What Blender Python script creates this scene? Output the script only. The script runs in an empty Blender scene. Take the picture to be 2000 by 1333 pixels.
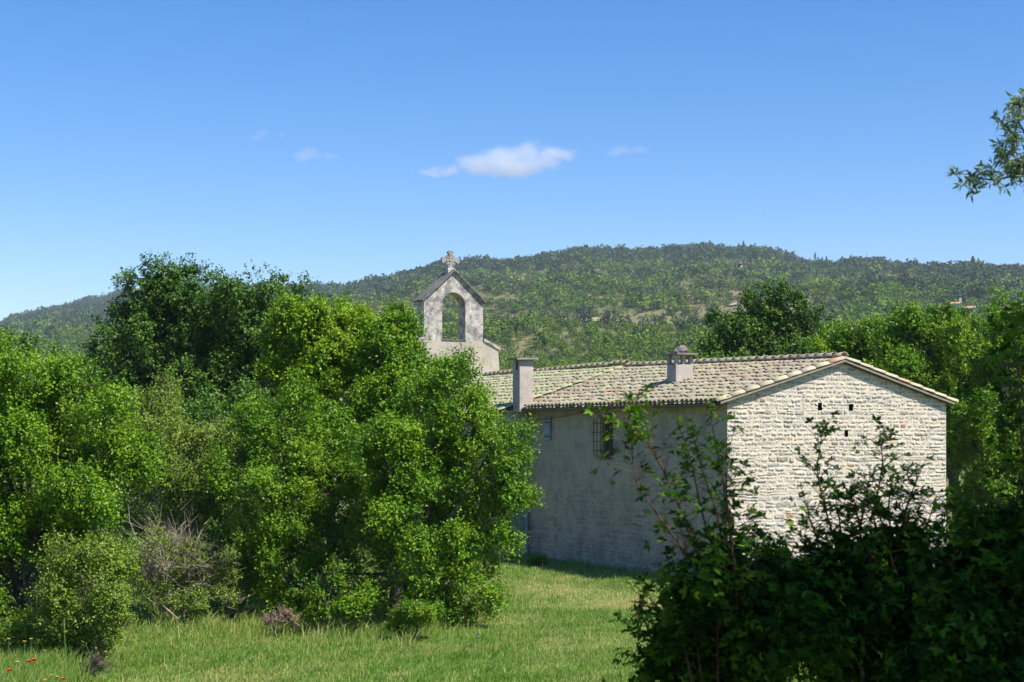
import bpy, bmesh, math, random
import numpy as np
from mathutils import Vector
R = math.radians
S = bpy.context.scene
COL = S.collection

# ---------------------------------------------------------------- camera, sky, sun, exposure
CZ, F, HX, HY = 3.75, 3000.0, 1000.0, 845.0          # eye height, focal in px of the 2000 px photo, principal column, horizon row
cam = bpy.data.cameras.new('camera'); camo = bpy.data.objects.new('camera', cam); COL.objects.link(camo)
camo.location = (0, 0, CZ); camo.rotation_euler = (R(90), 0, 0)
cam.sensor_width = 36; cam.lens = 54; cam.shift_y = (HY - 666.5) / 2000
cam.clip_start = 0.1; cam.clip_end = 20000
cam.dof.use_dof = True; cam.dof.focus_distance = 42; cam.dof.aperture_fstop = 6.3
S.camera = camo

SUN_EL = 54.0
sx, sy = 0.839, -0.545
sun_vec = Vector((sx * math.cos(R(SUN_EL)), sy * math.cos(R(SUN_EL)), math.sin(R(SUN_EL))))
W = bpy.data.worlds.new("World"); S.world = W; W.use_nodes = True
nt = W.node_tree; bg = nt.nodes['Background']
sky = nt.nodes.new('ShaderNodeTexSky'); sky.sky_type = 'NISHITA'; sky.sun_disc = False
sky.sun_elevation = R(SUN_EL); sky.sun_rotation = math.atan2(sx, sy)
sky.altitude = 600; sky.air_density = 1.0; sky.dust_density = 0.15; sky.ozone_density = 3.0
mul = nt.nodes.new('ShaderNodeMix'); mul.data_type = 'RGBA'; mul.blend_type = 'MULTIPLY'
mul.inputs['Factor'].default_value = 1.0
nt.links.new(sky.outputs[0], mul.inputs['A']); mul.inputs['B'].default_value = (0.97, 0.915, 0.97, 1)
hs = nt.nodes.new('ShaderNodeHueSaturation'); hs.inputs['Saturation'].default_value = 1.38
nt.links.new(mul.outputs['Result'], hs.inputs['Color']); nt.links.new(hs.outputs[0], bg.inputs[0]); bg.inputs[1].default_value = 0.112
sl = bpy.data.lights.new('sun', 'SUN'); sl.energy = 5.0; sl.angle = R(0.5); sl.color = (1.0, 0.95, 0.86)
slo = bpy.data.objects.new('sun', sl); COL.objects.link(slo)
slo.rotation_euler = sun_vec.to_track_quat('Z', 'Y').to_euler(); slo.location = (30, -20, 60)
S.view_settings.view_transform = 'Standard'; S.view_settings.look = 'None'
S.view_settings.gamma = 1; S.view_settings.exposure = 0.65
S.render.engine = 'CYCLES'
cy = S.cycles
cy.use_denoising = True
cy.max_bounces = 8; cy.diffuse_bounces = 3; cy.transmission_bounces = 4; cy.glossy_bounces = 2; cy.volume_bounces = 6
cy.transparent_max_bounces = 6
cy.use_adaptive_sampling = True; cy.adaptive_threshold = 0.015
cy.volume_max_steps = 128

# ---------------------------------------------------------------- helpers
def P(px, py, d):                 # a point seen at (px, py) in the photograph, d metres away
    return np.array(((px - HX) / F * d, d, CZ + (HY - py) / F * d))

def smooth(t):
    t = np.clip(t, 0, 1); return t * t * (3 - 2 * t)

def fbm(x, y, scale=1.0, seed=0, octaves=4):
    r = np.random.RandomState(seed); v = 0; amp = 1; tot = 0; f = 1 / scale
    for o in range(octaves):
        s = 0
        for k in range(5):
            a = r.rand() * 6.283; ph = r.rand() * 6.283; ff = f * (0.7 + 0.6 * r.rand())
            s = s + np.sin((x * math.cos(a) + y * math.sin(a)) * ff * 6.283 + ph)
        v = v + amp * s / 5 * 1.6; tot += amp; amp *= 0.5; f *= 2.03
    return v / tot

def ground_z(x, y):
    b = 2.1 * (1 - smooth((np.asarray(y, float) + 1) / 19.0))
    far = smooth((np.hypot(x, y) - 20) / 60)
    return b + 0.04 * fbm(np.asarray(x, float), np.asarray(y, float), 9, 3, 3) * (1 - far)

def tag(o, label=None, cat=None, group=None, kind=None):
    if label: o['label'] = label
    if cat: o['category'] = cat
    if group: o['group'] = group
    if kind: o['kind'] = kind
    return o

def empty(name, loc, rz=0):
    o = bpy.data.objects.new(name, None); COL.objects.link(o)
    o.location = tuple(float(v) for v in loc); o.rotation_euler = (0, 0, rz)
    o.empty_display_size = 0.3
    return o

def np_mesh(name, verts, faces, mat, parent=None, attrs=None, smooth_sh=False):
    """faces: list of int arrays (n, k)."""
    verts = np.asarray(verts, np.float32)
    if parent is not None and parent.type == 'EMPTY' and not parent.get('_local'):
        verts = verts - np.array(parent.location, np.float32)
    me = bpy.data.meshes.new(name)
    if not isinstance(faces, (list, tuple)): faces = [faces]
    faces = [np.asarray(f, np.int32) for f in faces if len(f)]
    loops = np.concatenate([f.ravel() for f in faces])
    sizes = np.concatenate([np.full(len(f), f.shape[1], np.int32) for f in faces])
    starts = np.concatenate([[0], np.cumsum(sizes)[:-1]]).astype(np.int32)
    me.vertices.add(len(verts)); me.vertices.foreach_set('co', verts.ravel())
    me.loops.add(len(loops)); me.loops.foreach_set('vertex_index', loops)
    me.polygons.add(len(sizes)); me.polygons.foreach_set('loop_start', starts)
    try: me.polygons.foreach_set('loop_total', sizes)
    except Exception: pass
    me.update(calc_edges=True)
    me.polygons.foreach_set('use_smooth', np.full(len(sizes), smooth_sh))
    for an, av in (attrs or {}).items():
        a = me.attributes.new(an, 'FLOAT', 'POINT'); a.data.foreach_set('value', np.asarray(av, np.float32))
    me.materials.append(mat)
    o = bpy.data.objects.new(name, me); COL.objects.link(o)
    if parent is not None: o.parent = parent
    return o

class MB:
    """collects boxes, prisms and tubes into one mesh"""
    def __init__(s): s.v = []; s.f = []; s.n = 0; s.r = []; s.rng = random.Random(5)
    def add(s, v, f, rnd=None):
        rnd = s.rng.random() if rnd is None else rnd
        s.v += [tuple(p) for p in v]; s.r += [rnd] * len(v)
        s.f += [tuple(i + s.n for i in q) for q in f]; s.n += len(v)
    def box(s, x0, x1, y0, y1, z0, z1):
        s.add([(x0,y0,z0),(x1,y0,z0),(x1,y1,z0),(x0,y1,z0),(x0,y0,z1),(x1,y0,z1),(x1,y1,z1),(x0,y1,z1)],
              [(3,2,1,0),(4,5,6,7),(0,1,5,4),(1,2,6,5),(2,3,7,6),(3,0,4,7)])
    def prism(s, poly, y0, y1):            # poly in (x, z), extruded along y
        n = len(poly)
        s.add([(x, y0, z) for x, z in poly] + [(x, y1, z) for x, z in poly],
              [tuple(range(n)), tuple(range(2 * n - 1, n - 1, -1))] + [(i, i + n, (i + 1) % n + n, (i + 1) % n) for i in range(n)])
    def tube(s, pts, rad, seg=6):
        pts = [Vector(p) for p in pts]
        rad = rad if isinstance(rad, (list, tuple)) else [rad] * len(pts)
        v = []; f = []
        for i, p in enumerate(pts):
            t = (pts[min(i + 1, len(pts) - 1)] - pts[max(i - 1, 0)])
            t = t.normalized() if t.length > 1e-9 else Vector((0, 0, 1))
            a = t.orthogonal().normalized() if abs(t.z) > .9 else t.cross(Vector((0, 0, 1))).normalized()
            b = t.cross(a)
            for k in range(seg):
                q = 2 * math.pi * k / seg
                v.append(p + (a * math.cos(q) + b * math.sin(q)) * rad[i])
        for i in range(len(pts) - 1):
            for k in range(seg):
                k2 = (k + 1) % seg
                f.append((i * seg + k, i * seg + k2, (i + 1) * seg + k2, (i + 1) * seg + k))
        f.append(tuple(range(seg - 1, -1, -1))); f.append(tuple((len(pts) - 1) * seg + k for k in range(seg)))
        s.add(v, f)
    def build(s, name, mat, parent=None, bevel=0, smooth_sh=False):
        me = bpy.data.meshes.new(name); me.from_pydata([tuple(float(c) for c in p) for p in s.v], [], s.f); me.update()
        a = me.attributes.new('rnd', 'FLOAT', 'POINT'); a.data.foreach_set('value', np.array(s.r, np.float32))
        if smooth_sh: me.polygons.foreach_set('use_smooth', [True] * len(me.polygons))
        me.materials.append(mat); o = bpy.data.objects.new(name, me); COL.objects.link(o)
        if parent is not None: o.parent = parent
        if bevel:
            m = o.modifiers.new('bevel', 'BEVEL'); m.width = bevel; m.segments = 2; m.limit_method = 'ANGLE'
        return o

# ---------------------------------------------------------------- materials
def new_mat(name):
    m = bpy.data.materials.new(name); m.use_nodes = True
    nt = m.node_tree; nt.nodes.clear(); out = nt.nodes.new('ShaderNodeOutputMaterial')
    return m, nt, out
def nd(nt, typ, **kw):
    n = nt.nodes.new('ShaderNode' + typ)
    for k, v in kw.items():
        if k in n.inputs: n.inputs[k].default_value = v
        else: setattr(n, k, v)
    return n
def attr(nt, name): n = nd(nt, 'Attribute'); n.attribute_name = name; return n.outputs['Fac']
def ramp(nt, fac, stops, interp='LINEAR'):
    r = nd(nt, 'ValToRGB'); r.color_ramp.interpolation = interp; e = r.color_ramp.elements
    while len(e) < len(stops): e.new(0.5)
    for i, (p, c) in enumerate(stops):
        e[i].position = p; e[i].color = (c, c, c, 1) if isinstance(c, (int, float)) else (*c, 1)
    nt.links.new(fac, r.inputs[0]); return r.outputs[0]
def mixc(nt, fac, a, b, mode='MIX'):
    m = nd(nt, 'Mix'); m.data_type = 'RGBA'; m.blend_type = mode
    for sock, v in (('Factor', fac), ('A', a), ('B', b)):
        i = m.inputs[sock] if sock == 'Factor' else [q for q in m.inputs if q.name == sock and q.type == 'RGBA'][0]
        if isinstance(v, (int, float)): i.default_value = v
        elif isinstance(v, tuple): i.default_value = (*v, 1)
        else: nt.links.new(v, i)
    return [q for q in m.outputs if q.type == 'RGBA'][0]
def noise(nt, scale, detail=4, rough=0.55, coord='Object', stretch=None, dist=0.0):
    tc = nd(nt, 'TexCoord'); mp = nd(nt, 'Mapping')
    nt.links.new(tc.outputs[coord], mp.inputs[0])
    if stretch: mp.inputs['Scale'].default_value = stretch
    n = nd(nt, 'TexNoise', Scale=scale, Detail=detail, Roughness=rough, Distortion=dist)
    nt.links.new(mp.outputs[0], n.inputs['Vector']); return n.outputs['Fac']
def math_(nt, op, a, b=None):
    m = nd(nt, 'Math'); m.operation = op
    for i, v in enumerate((a, b)):
        if v is None: continue
        if isinstance(v, (int, float)): m.inputs[i].default_value = v
        else: nt.links.new(v, m.inputs[i])
    return m.outputs[0]
def principled(nt, out, color, rough=0.85, spec=0.3, bump=None, bstr=0.4, bdist=0.02, metal=0):
    b = nd(nt, 'BsdfPrincipled'); b.inputs['Roughness'].default_value = rough
    b.inputs['Specular IOR Level'].default_value = spec; b.inputs['Metallic'].default_value = metal
    if isinstance(color, tuple): b.inputs['Base Color'].default_value = (*color, 1)
    else: nt.links.new(color, b.inputs['Base Color'])
    if bump is not None:
        bm_ = nd(nt, 'Bump', Strength=bstr, Distance=bdist); nt.links.new(bump, bm_.inputs['Height'])
        nt.links.new(bm_.outputs[0], b.inputs['Normal'])
    nt.links.new(b.outputs[0], out.inputs[0]); return b

def leaf_mat(name, c0, c1, c2, transl=0.35, rough=0.42, spec=0.24, tmul=(1.25, 1.2, 0.5)):
    """c0 dark, c1 main, c2 young leaf; 'rnd' varies leaf by leaf, 'tint' branch by branch"""
    m, nt, out = new_mat(name)
    f = math_(nt, 'ADD', math_(nt, 'MULTIPLY', attr(nt, 'rnd'), 0.45), math_(nt, 'MULTIPLY', attr(nt, 'tint'), 0.55))
    c = ramp(nt, f, [(0.15, c0), (0.5, c1), (0.85, c2)])
    b = nd(nt, 'BsdfPrincipled'); b.inputs['Roughness'].default_value = rough; b.inputs['Specular IOR Level'].default_value = spec
    nt.links.new(c, b.inputs['Base Color'])
    t = nd(nt, 'BsdfTranslucent'); nt.links.new(mixc(nt, 1.0, c, tmul, 'MULTIPLY'), t.inputs[0])
    mx = nd(nt, 'MixShader'); mx.inputs[0].default_value = transl
    nt.links.new(b.outputs[0], mx.inputs[1]); nt.links.new(t.outputs[0], mx.inputs[2]); nt.links.new(mx.outputs[0], out.inputs[0])
    return m

M = {}
M['oak'] = leaf_mat('oak_leaf', (0.030, 0.075, 0.007), (0.062, 0.142, 0.013), (0.125, 0.230, 0.025), transl=0.15)
M['maple'] = leaf_mat('maple_leaf', (0.046, 0.130, 0.004), (0.112, 0.240, 0.007), (0.235, 0.370, 0.013), transl=0.24)
M['maple_yellow'] = leaf_mat('young_maple_leaf', (0.075, 0.175, 0.006), (0.165, 0.300, 0.008), (0.320, 0.450, 0.016), transl=0.28)
M['olive'] = leaf_mat('scrub_leaf', (0.075, 0.135, 0.012), (0.150, 0.238, 0.022), (0.270, 0.360, 0.040), transl=0.22)
M['near'] = leaf_mat('shade_toned_maple_leaf', (0.012, 0.042, 0.004), (0.026, 0.082, 0.007), (0.150, 0.290, 0.022), transl=0.28, spec=.1, rough=.7)  # dark and main leaf tones lowered to paint deeper shade into the near bushes
M['silver'] = leaf_mat('silver_leaf', (0.15, 0.235, 0.09), (0.27, 0.37, 0.18), (0.45, 0.54, 0.34), transl=0.35, tmul=(1, 1, .7))
M['wood_far'] = leaf_mat('hill_wood_leaf', (0.058, 0.112, 0.010), (0.110, 0.185, 0.018), (0.175, 0.255, 0.030), transl=0.15, spec=0.1, rough=.7)
M['pine_far'] = leaf_mat('hill_pine_leaf', (0.030, 0.052, 0.020), (0.048, 0.080, 0.030), (0.078, 0.115, 0.040), transl=0.1, spec=0.1, rough=.7)
M['scrub_far'] = leaf_mat('hill_scrub_leaf', (0.080, 0.100, 0.028), (0.135, 0.148, 0.042), (0.205, 0.198, 0.066), transl=0.1, spec=0.1, rough=.8)
M['dead'] = leaf_mat('dead_leaf', (0.12, 0.075, 0.04), (0.20, 0.13, 0.07), (0.30, 0.21, 0.12), transl=0.2, tmul=(1, 1, 1))
M['grass'] = leaf_mat('grass_blade', (0.105, 0.225, 0.026), (0.220, 0.365, 0.058), (0.70, 0.58, 0.27), transl=0.42, rough=.5, spec=.25, tmul=(1.1, 1.1, .7))

def bark_mat(name, a, b):
    m, nt, out = new_mat(name); n = noise(nt, 9, 6, .65, stretch=(1, 1, .25))
    principled(nt, out, ramp(nt, n, [(0.3, a), (0.7, b)]), 0.9, 0.15, n, 0.8, 0.02); return m
M['bark'] = bark_mat('bark', (0.05, 0.042, 0.033), (0.15, 0.13, 0.105))
M['twig'] = bark_mat('dry_twig', (0.20, 0.165, 0.125), (0.42, 0.36, 0.28))
M['shoot'] = bark_mat('young_shoot', (0.085, 0.055, 0.035), (0.17, 0.11, 0.07))

# ground under the grass
m, nt, out = new_mat('meadow_soil')
n1 = noise(nt, 0.35, 5, .6); n2 = noise(nt, 9, 5, .65)
c = mixc(nt, ramp(nt, n1, [(0.42, 0.0), (0.66, 1.0)]), (0.100, 0.165, 0.028), (0.260, 0.225, 0.095))
c = mixc(nt, ramp(nt, n2, [(0.45, 0.0), (0.62, 0.6)]), c, (0.080, 0.105, 0.036))
principled(nt, out, c, 0.95, 0.1, n2, 0.7, 0.03); M['ground'] = m
m, nt, out = new_mat('hillside_soil')
n1 = noise(nt, 0.012, 6, .6); n2 = noise(nt, 0.09, 6, .7)
c = mixc(nt, ramp(nt, n1, [(0.40, 0.0), (0.60, 1.0)]), (0.115, 0.125, 0.042), (0.195, 0.170, 0.085))
c = mixc(nt, ramp(nt, n2, [(0.52, 0.0), (0.66, 0.7)]), c, (0.075, 0.095, 0.042))
principled(nt, out, c, 0.95, 0.1); M['hill'] = m
m, nt, out = new_mat('pale_dirt'); n2 = noise(nt, 0.25, 5, .7)
principled(nt, out, ramp(nt, n2, [(0.35, (0.30, 0.22, 0.14)), (0.65, (0.52, 0.42, 0.29))]), 0.95, 0.1); M['dirt'] = m

# rubble stone
m, nt, out = new_mat('rubble_stone')
nA = noise(nt, 26, 6, .7); nB = noise(nt, 6, 5, .6); nC = noise(nt, 1.1, 4, .5); nF = noise(nt, 70, 3, .6)
st = ramp(nt, attr(nt, 'rnd'), [(0.0, (0.29, 0.275, 0.26)), (0.3, (0.41, 0.385, 0.35)), (0.65, (0.52, 0.475, 0.41)), (0.93, (0.60, 0.54, 0.445)), (0.97, (0.48, 0.30, 0.15))])
st = mixc(nt, ramp(nt, nA, [(0.44, 0.0), (0.60, 0.7)]), st, (0.26, 0.255, 0.255))
st = mixc(nt, ramp(nt, nB, [(0.48, 0.0), (0.66, 0.5)]), st, (0.58, 0.52, 0.44))
mo = mixc(nt, ramp(nt, nB, [(0.35, 0.0), (0.65, 1.0)]), (0.61, 0.505, 0.37), (0.70, 0.605, 0.455))
mo = mixc(nt, ramp(nt, nF, [(0.45, 0.0), (0.62, 0.35)]), mo, (0.40, 0.34, 0.27))
c = mixc(nt, attr(nt, 'mask'), mo, st)
c = mixc(nt, ramp(nt, nC, [(0.48, 0.0), (0.75, 0.25)]), c, (0.42, 0.38, 0.33))
principled(nt, out, c, 0.92, 0.15, nA, 0.55, 0.012); M['rubble'] = m

# lime render on the long wall
def render_mat(name, base, dark, warm, stain=0.6):
    m, nt, out = new_mat(name)
    a = noise(nt, 0.7, 5, .6); b = noise(nt, 1.6, 7, .72, stretch=(1, 1, .8)); d = noise(nt, 28, 4, .6)
    e = noise(nt, 3.6, 6, .72, stretch=(1, 1, .75), dist=.4)
    c = mixc(nt, ramp(nt, a, [(0.35, 0.0), (0.65, 1.0)]), base, warm)
    tc = nd(nt, 'TexCoord'); sp = nd(nt, 'SeparateXYZ'); nt.links.new(tc.outputs['Object'], sp.inputs[0])
    low = ramp(nt, math_(nt, 'DIVIDE', sp.outputs[2], 5.0), [(0.0, 1.0), (0.38, 0.85), (0.62, 0.25), (0.9, 0.12)])
    spots = math_(nt, 'MULTIPLY', ramp(nt, e, [(0.54, 0.0), (0.66, 1.0)]), low)
    c = mixc(nt, math_(nt, 'MULTIPLY', spots, stain), c, dark)
    c = mixc(nt, math_(nt, 'MULTIPLY', ramp(nt, b, [(0.48, 0.0), (0.66, 1.0)]), 0.55), c, dark)
    c = mixc(nt, ramp(nt, d, [(0.42, 0.0), (0.66, 0.25)]), c, base)
    c = mixc(nt, math_(nt, 'MULTIPLY', attr(nt, 'mask'), .5), c, (0.21, 0.185, 0.175))
    principled(nt, out, c, 0.95, 0.1, math_(nt, 'ADD', d, math_(nt, 'MULTIPLY', b, 2.0)), 0.55, 0.02); return m
M['render'] = render_mat('lime_render', (0.47, 0.40, 0.34), (0.15, 0.13, 0.125), (0.51, 0.42, 0.31))
M['nave_render'] = render_mat('nave_render', (0.42, 0.37, 0.30), (0.20, 0.18, 0.16), (0.48, 0.42, 0.33))
# bell gable: pale ashlar with lichen
def ashlar_mat(name, base, warm, grey, wht, k=0.45):
    m, nt, out = new_mat(name)
    a = noise(nt, 2.4, 7, .72, dist=.3); b = noise(nt, 9, 6, .7, stretch=(1, 1, .45)); d = noise(nt, 30, 4, .6); e = noise(nt, 1.2, 3, .5)
    c = mixc(nt, ramp(nt, e, [(0.4, 0.0), (0.6, 1.0)]), base, warm)
    c = mixc(nt, ramp(nt, a, [(k, 0.0), (k + 0.13, 0.9)]), c, grey)
    c = mixc(nt, ramp(nt, b, [(0.52, 0.0), (0.66, 0.7)]), c, grey)
    c = mixc(nt, ramp(nt, noise(nt, 5.5, 5, .75, dist=.6), [(0.60, 0.0), (0.64, 0.85)]), c, wht)
    principled(nt, out, c, 0.92, 0.15, math_(nt, 'ADD', d, math_(nt, 'MULTIPLY', a, 2.0)), 0.5, 0.02); return m
M['ashlar'] = ashlar_mat('lichen_ashlar', (0.52, 0.475, 0.41), (0.46, 0.42, 0.36), (0.15, 0.145, 0.145), (0.76, 0.74, 0.71), 0.46)
M['cross_stone'] = ashlar_mat('grey_cross_stone', (0.34, 0.32, 0.29), (0.30, 0.28, 0.255), (0.15, 0.145, 0.14), (0.50, 0.48, 0.44), 0.5)
M['belfry_render'] = ashlar_mat('belfry_render', (0.48, 0.42, 0.335), (0.41, 0.36, 0.29), (0.30, 0.265, 0.22), (0.62, 0.57, 0.49), 0.56)
M['coping'] = ashlar_mat('dark_coping_stone', (0.17, 0.155, 0.145), (0.22, 0.20, 0.185), (0.09, 0.085, 0.08), (0.33, 0.31, 0.28), 0.5)
M['chimney'] = ashlar_mat('pinkish_chimney_render', (0.50, 0.435, 0.365), (0.45, 0.39, 0.335), (0.28, 0.25, 0.225), (0.60, 0.55, 0.48), 0.57)
M['slab'] = ashlar_mat('grey_stone_slab', (0.24, 0.22, 0.20), (0.28, 0.25, 0.22), (0.14, 0.13, 0.125), (0.42, 0.38, 0.33), 0.5)
M['rock'] = ashlar_mat('pitted_rock', (0.26, 0.23, 0.20), (0.34, 0.31, 0.27), (0.09, 0.08, 0.075), (0.48, 0.45, 0.41), 0.5)

# clay tiles with lichen
def tile_mat(name, lichen_lo, lichen_hi, lich):
    m, nt, out = new_mat(name)
    base = ramp(nt, attr(nt, 'rnd'), [(0.0, (0.31, 0.25, 0.175)), (0.3, (0.42, 0.355, 0.25)), (0.7, (0.52, 0.455, 0.33)), (0.90, (0.43, 0.33, 0.235)), (0.965, (0.47, 0.25, 0.165)), (1.0, (0.52, 0.30, 0.20))])
    n1 = noise(nt, 4.5, 6, .7); n2 = noise(nt, 18, 5, .7); n3 = noise(nt, 0.8, 4, .6); n4 = noise(nt, 11, 5, .65)
    spot = ramp(nt, math_(nt, 'ADD', math_(nt, 'MULTIPLY', n1, .6), math_(nt, 'MULTIPLY', n3, .6)), [(lichen_lo, 0.0), (lichen_hi, 0.9)])
    red = ramp(nt, attr(nt, 'rnd'), [(0.90, 1.0), (0.95, 0.35)])
    c = mixc(nt, math_(nt, 'MULTIPLY', spot, red), base, lich)
    c = mixc(nt, ramp(nt, n2, [(0.52, 0.0), (0.68, 0.6)]), c, (0.15, 0.12, 0.10))
    c = mixc(nt, ramp(nt, n4, [(0.58, 0.0), (0.68, 0.5)]), c, (0.56, 0.53, 0.42))
    principled(nt, out, c, 0.92, 0.12, n2, 0.5, 0.008); return m
M['tile'] = tile_mat('canal_tile', 0.54, 0.70, (0.49, 0.455, 0.265))
M['tile_nave'] = tile_mat('mossy_canal_tile', 0.48, 0.62, (0.46, 0.475, 0.245))
def flat(name, c, rough=0.7, metal=0, spec=.3, var=0.25, sc=12):
    m, nt, out = new_mat(name); n = noise(nt, sc, 5, .65)
    d = tuple(v * (1 - var) for v in c); l = tuple(min(1, v * (1 + var)) for v in c)
    principled(nt, out, ramp(nt, n, [(0.3, d), (0.7, l)]), rough, spec, n, 0.2, 0.005, metal); return m
M['deck'] = flat('roof_deck', (0.07, 0.055, 0.045))
M['gutter'] = flat('grey_zinc', (0.13, 0.13, 0.14), 0.5, 0.3)
M['pipe'] = flat('pale_zinc_pipe', (0.36, 0.41, 0.46), 0.5, 0.2)
M['iron'] = flat('rusty_iron', (0.085, 0.055, 0.045), 0.8)
M['void'] = flat('dark_interior', (0.03, 0.026, 0.023), 0.95)
M['shutter_blue'] = flat('faded_blue_paint', (0.26, 0.34, 0.38), 0.6)
M['shutter_brown'] = flat('weathered_board', (0.13, 0.095, 0.085), 0.8)
M['cable'] = flat('black_cable', (0.03, 0.03, 0.03), 0.5)
M['barge'] = flat('verge_mortar', (0.25, 0.22, 0.185), 0.9, sc=6)
M['terracotta'] = flat('terracotta_roof', (0.46, 0.235, 0.145), 0.9, var=.15, sc=.8)
M['white_wall'] = flat('far_house_plaster', (0.55, 0.50, 0.44), 0.9, var=.1, sc=.8)
M['poppy'] = flat('poppy_petal', (0.62, 0.05, 0.03), 0.6, var=.15)
M['yellow'] = flat('yellow_petal', (0.75, 0.50, 0.03), 0.6, var=.1)
M['white'] = flat('white_petal', (0.7, 0.7, 0.68), 0.6, var=.05)
M['purple'] = flat('thistle_head', (0.32, 0.08, 0.28), 0.7, var=.15)
M['stem'] = flat('green_stem', (0.13, 0.22, 0.06), 0.6)

# ---------------------------------------------------------------- ground
def polar_sheet(name, mat, rs, ths, zf):
    r, t = np.meshgrid(rs, ths, indexing='ij'); x = r * np.sin(t); y = r * np.cos(t); z = zf(x, y, r, t)
    n, k = r.shape; i = np.arange(n * k).reshape(n, k)
    q = np.stack([i[:-1, :-1], i[:-1, 1:], i[1:, 1:], i[1:, :-1]], -1).reshape(-1, 4)
    return np_mesh(name, np.stack([x, y, z], -1).reshape(-1, 3), q, mat, smooth_sh=True)
rs = np.concatenate([[0.01], np.linspace(0.8, 60, 130), np.geomspace(64, 3400, 40)])
g = polar_sheet('ground', M['ground'], rs, np.linspace(-math.pi, math.pi, 193), lambda x, y, r, t: ground_z(x, y)); tag(g, kind='structure')

# ---------------------------------------------------------------- hill
sk = np.array([(-1500, 700), (-600, 690), (-250, 668), (0, 638), (60, 618), (150, 598), (270, 573), (400, 566), (600, 572), (700, 569), (760, 556), (830, 534), (900, 524), (960, 521),
      (1040, 516), (1130, 498), (1200, 501), (1300, 500), (1380, 489), (1430, 493), (1480, 499), (1560, 517), (1650, 525), (1750, 526), (1850, 532), (1930, 533), (2000, 540), (2300, 560), (2900, 640), (3600, 720)], float)
TH = np.linspace(math.atan2(-2500, F), math.atan2(2600, F), 420)
def ridge_R(px): return 1250 + 650 * (1 - smooth((px - 250) / 500)) + 60 * np.sin(px / 170.0)
R0 = 190.0
def hill_z(x, y):
    r = np.hypot(x, y); px = HX + x / np.maximum(y, 1) * F
    Rr = ridge_R(px); el = (HY - np.interp(px, sk[:, 0], sk[:, 1])) / F
    top = el * Rr * np.cos(np.arctan2(x, y)) + CZ
    u = (r - R0) / (Rr - R0)
    prof = np.where(u < 1, np.clip(u, 0, 1) ** 1.12, 1 - 0.5 * smooth((u - 1) / 1.1))
    z = top * prof
    w = np.clip(u, 0, 1) * np.clip(1.0 - u, 0, 1) * 4
    z = z + w * (9 * fbm(x, y, 330, 11, 3) + 2.5 * fbm(x, y, 90, 12, 3)) + 0.8 * fbm(x, y, 60, 17, 2) * np.clip(u * 4, 0, 1)
    return z - 0.6 * (1 - np.clip(u * 6, 0, 1))
hr = np.concatenate([np.linspace(R0, 1400, 190), np.linspace(1410, 3300, 90)])
h = polar_sheet('hillside', M['hill'], hr, TH, lambda x, y, r, t: hill_z(x, y)); tag(h, kind='structure')

def leafbatch(Pn, D, N, Sz, tmpl, faces_t):
    """place one template per row; returns verts and faces"""
    D = D / (np.linalg.norm(D, axis=1, keepdims=True) + 1e-9)
    N = N - (N * D).sum(1, keepdims=True) * D; N = N / (np.linalg.norm(N, axis=1, keepdims=True) + 1e-9)
    B = np.cross(N, D); k = len(tmpl)
    V = (Pn[:, None, :] + Sz[:, None, None] * (tmpl[None, :, 0, None] * D[:, None, :] + tmpl[None, :, 1, None] * B[:, None, :] + tmpl[None, :, 2, None] * N[:, None, :]))
    idx = (np.arange(len(Pn)) * k)[:, None, None]
    Fc = (faces_t[None] + idx).reshape(-1, faces_t.shape[1])
    return V.reshape(-1, 3), Fc
KITE = np.array([(0, 0, 0), (.45, -.30, .05), (1, 0, -.06), (.45, .30, .05)]); KF = np.array([(0, 1, 2, 3)])
OVAL = np.array([(0, 0, 0), (.30, -.27, .06), (.72, -.25, .05), (1, 0, -.05), (.72, .25, .05), (.30, .27, .06)]); OF = np.array([(0, 1, 2, 3), (0, 3, 4, 5)])
LANCE = np.array([(0, 0, 0), (.45, -.12, .03), (1, 0, -.08), (.45, .12, .03)])
def maple_t():
    v = []; f = []
    for a, L, w in ((0, 1.0, .24), (58, .82, .22), (-58, .82, .22)):
        c, s = math.cos(R(a)), math.sin(R(a)); b = len(v)
        for (u, q, z) in ((0, 0, 0), (.5 * L, -w, .04), (L, 0, -.08), (.5 * L, w, .04)):
            v.append((u * c - q * s, u * s + q * c, z))
        f.append((b, b + 1, b + 2, b + 3))
    return np.array(v), np.array(f)
MAPLE, MF = maple_t()
def rdir(rng, n):
    v = rng.normal(size=(n, 3)); return v / np.linalg.norm(v, axis=1, keepdims=True)

# a wood far off: every crown is a scatter of leaf clumps, one mesh per kind of cover
def crown_pts(rng, centres, hgt, wid, kind, nface):
    n = len(centres); tot = n * nface
    d = rdir(rng, tot); c = np.repeat(centres, nface, 0); hh = np.repeat(hgt, nface); ww = np.repeat(wid, nface)
    if kind == 'cone':
        t = rng.rand(tot) ** 0.8; rad = (1 - t) * .5 * ww * (0.6 + .5 * rng.rand(tot)); a = rng.rand(tot) * 6.283
        p = c + np.stack([rad * np.cos(a), rad * np.sin(a), (.12 + .88 * t) * hh], 1); out = np.stack([np.cos(a), np.sin(a), .5 + 0 * a], 1)
    else:
        ph = np.repeat(rng.rand(n) * 6.28, nface)
        lump = 1 + .22 * np.sin(d[:, 0] * 5 + ph) + .2 * np.sin(d[:, 1] * 6 - ph) * np.cos(d[:, 2] * 4 + ph)
        rr = (0.72 + .3 * rng.rand(tot)) * lump
        p = c + np.stack([d[:, 0] * .5 * ww * rr, d[:, 1] * .5 * ww * rr, hh * (.53 + .45 * d[:, 2] * rr)], 1); out = d
    return p, out, np.repeat(rng.rand(n), nface)
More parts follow.
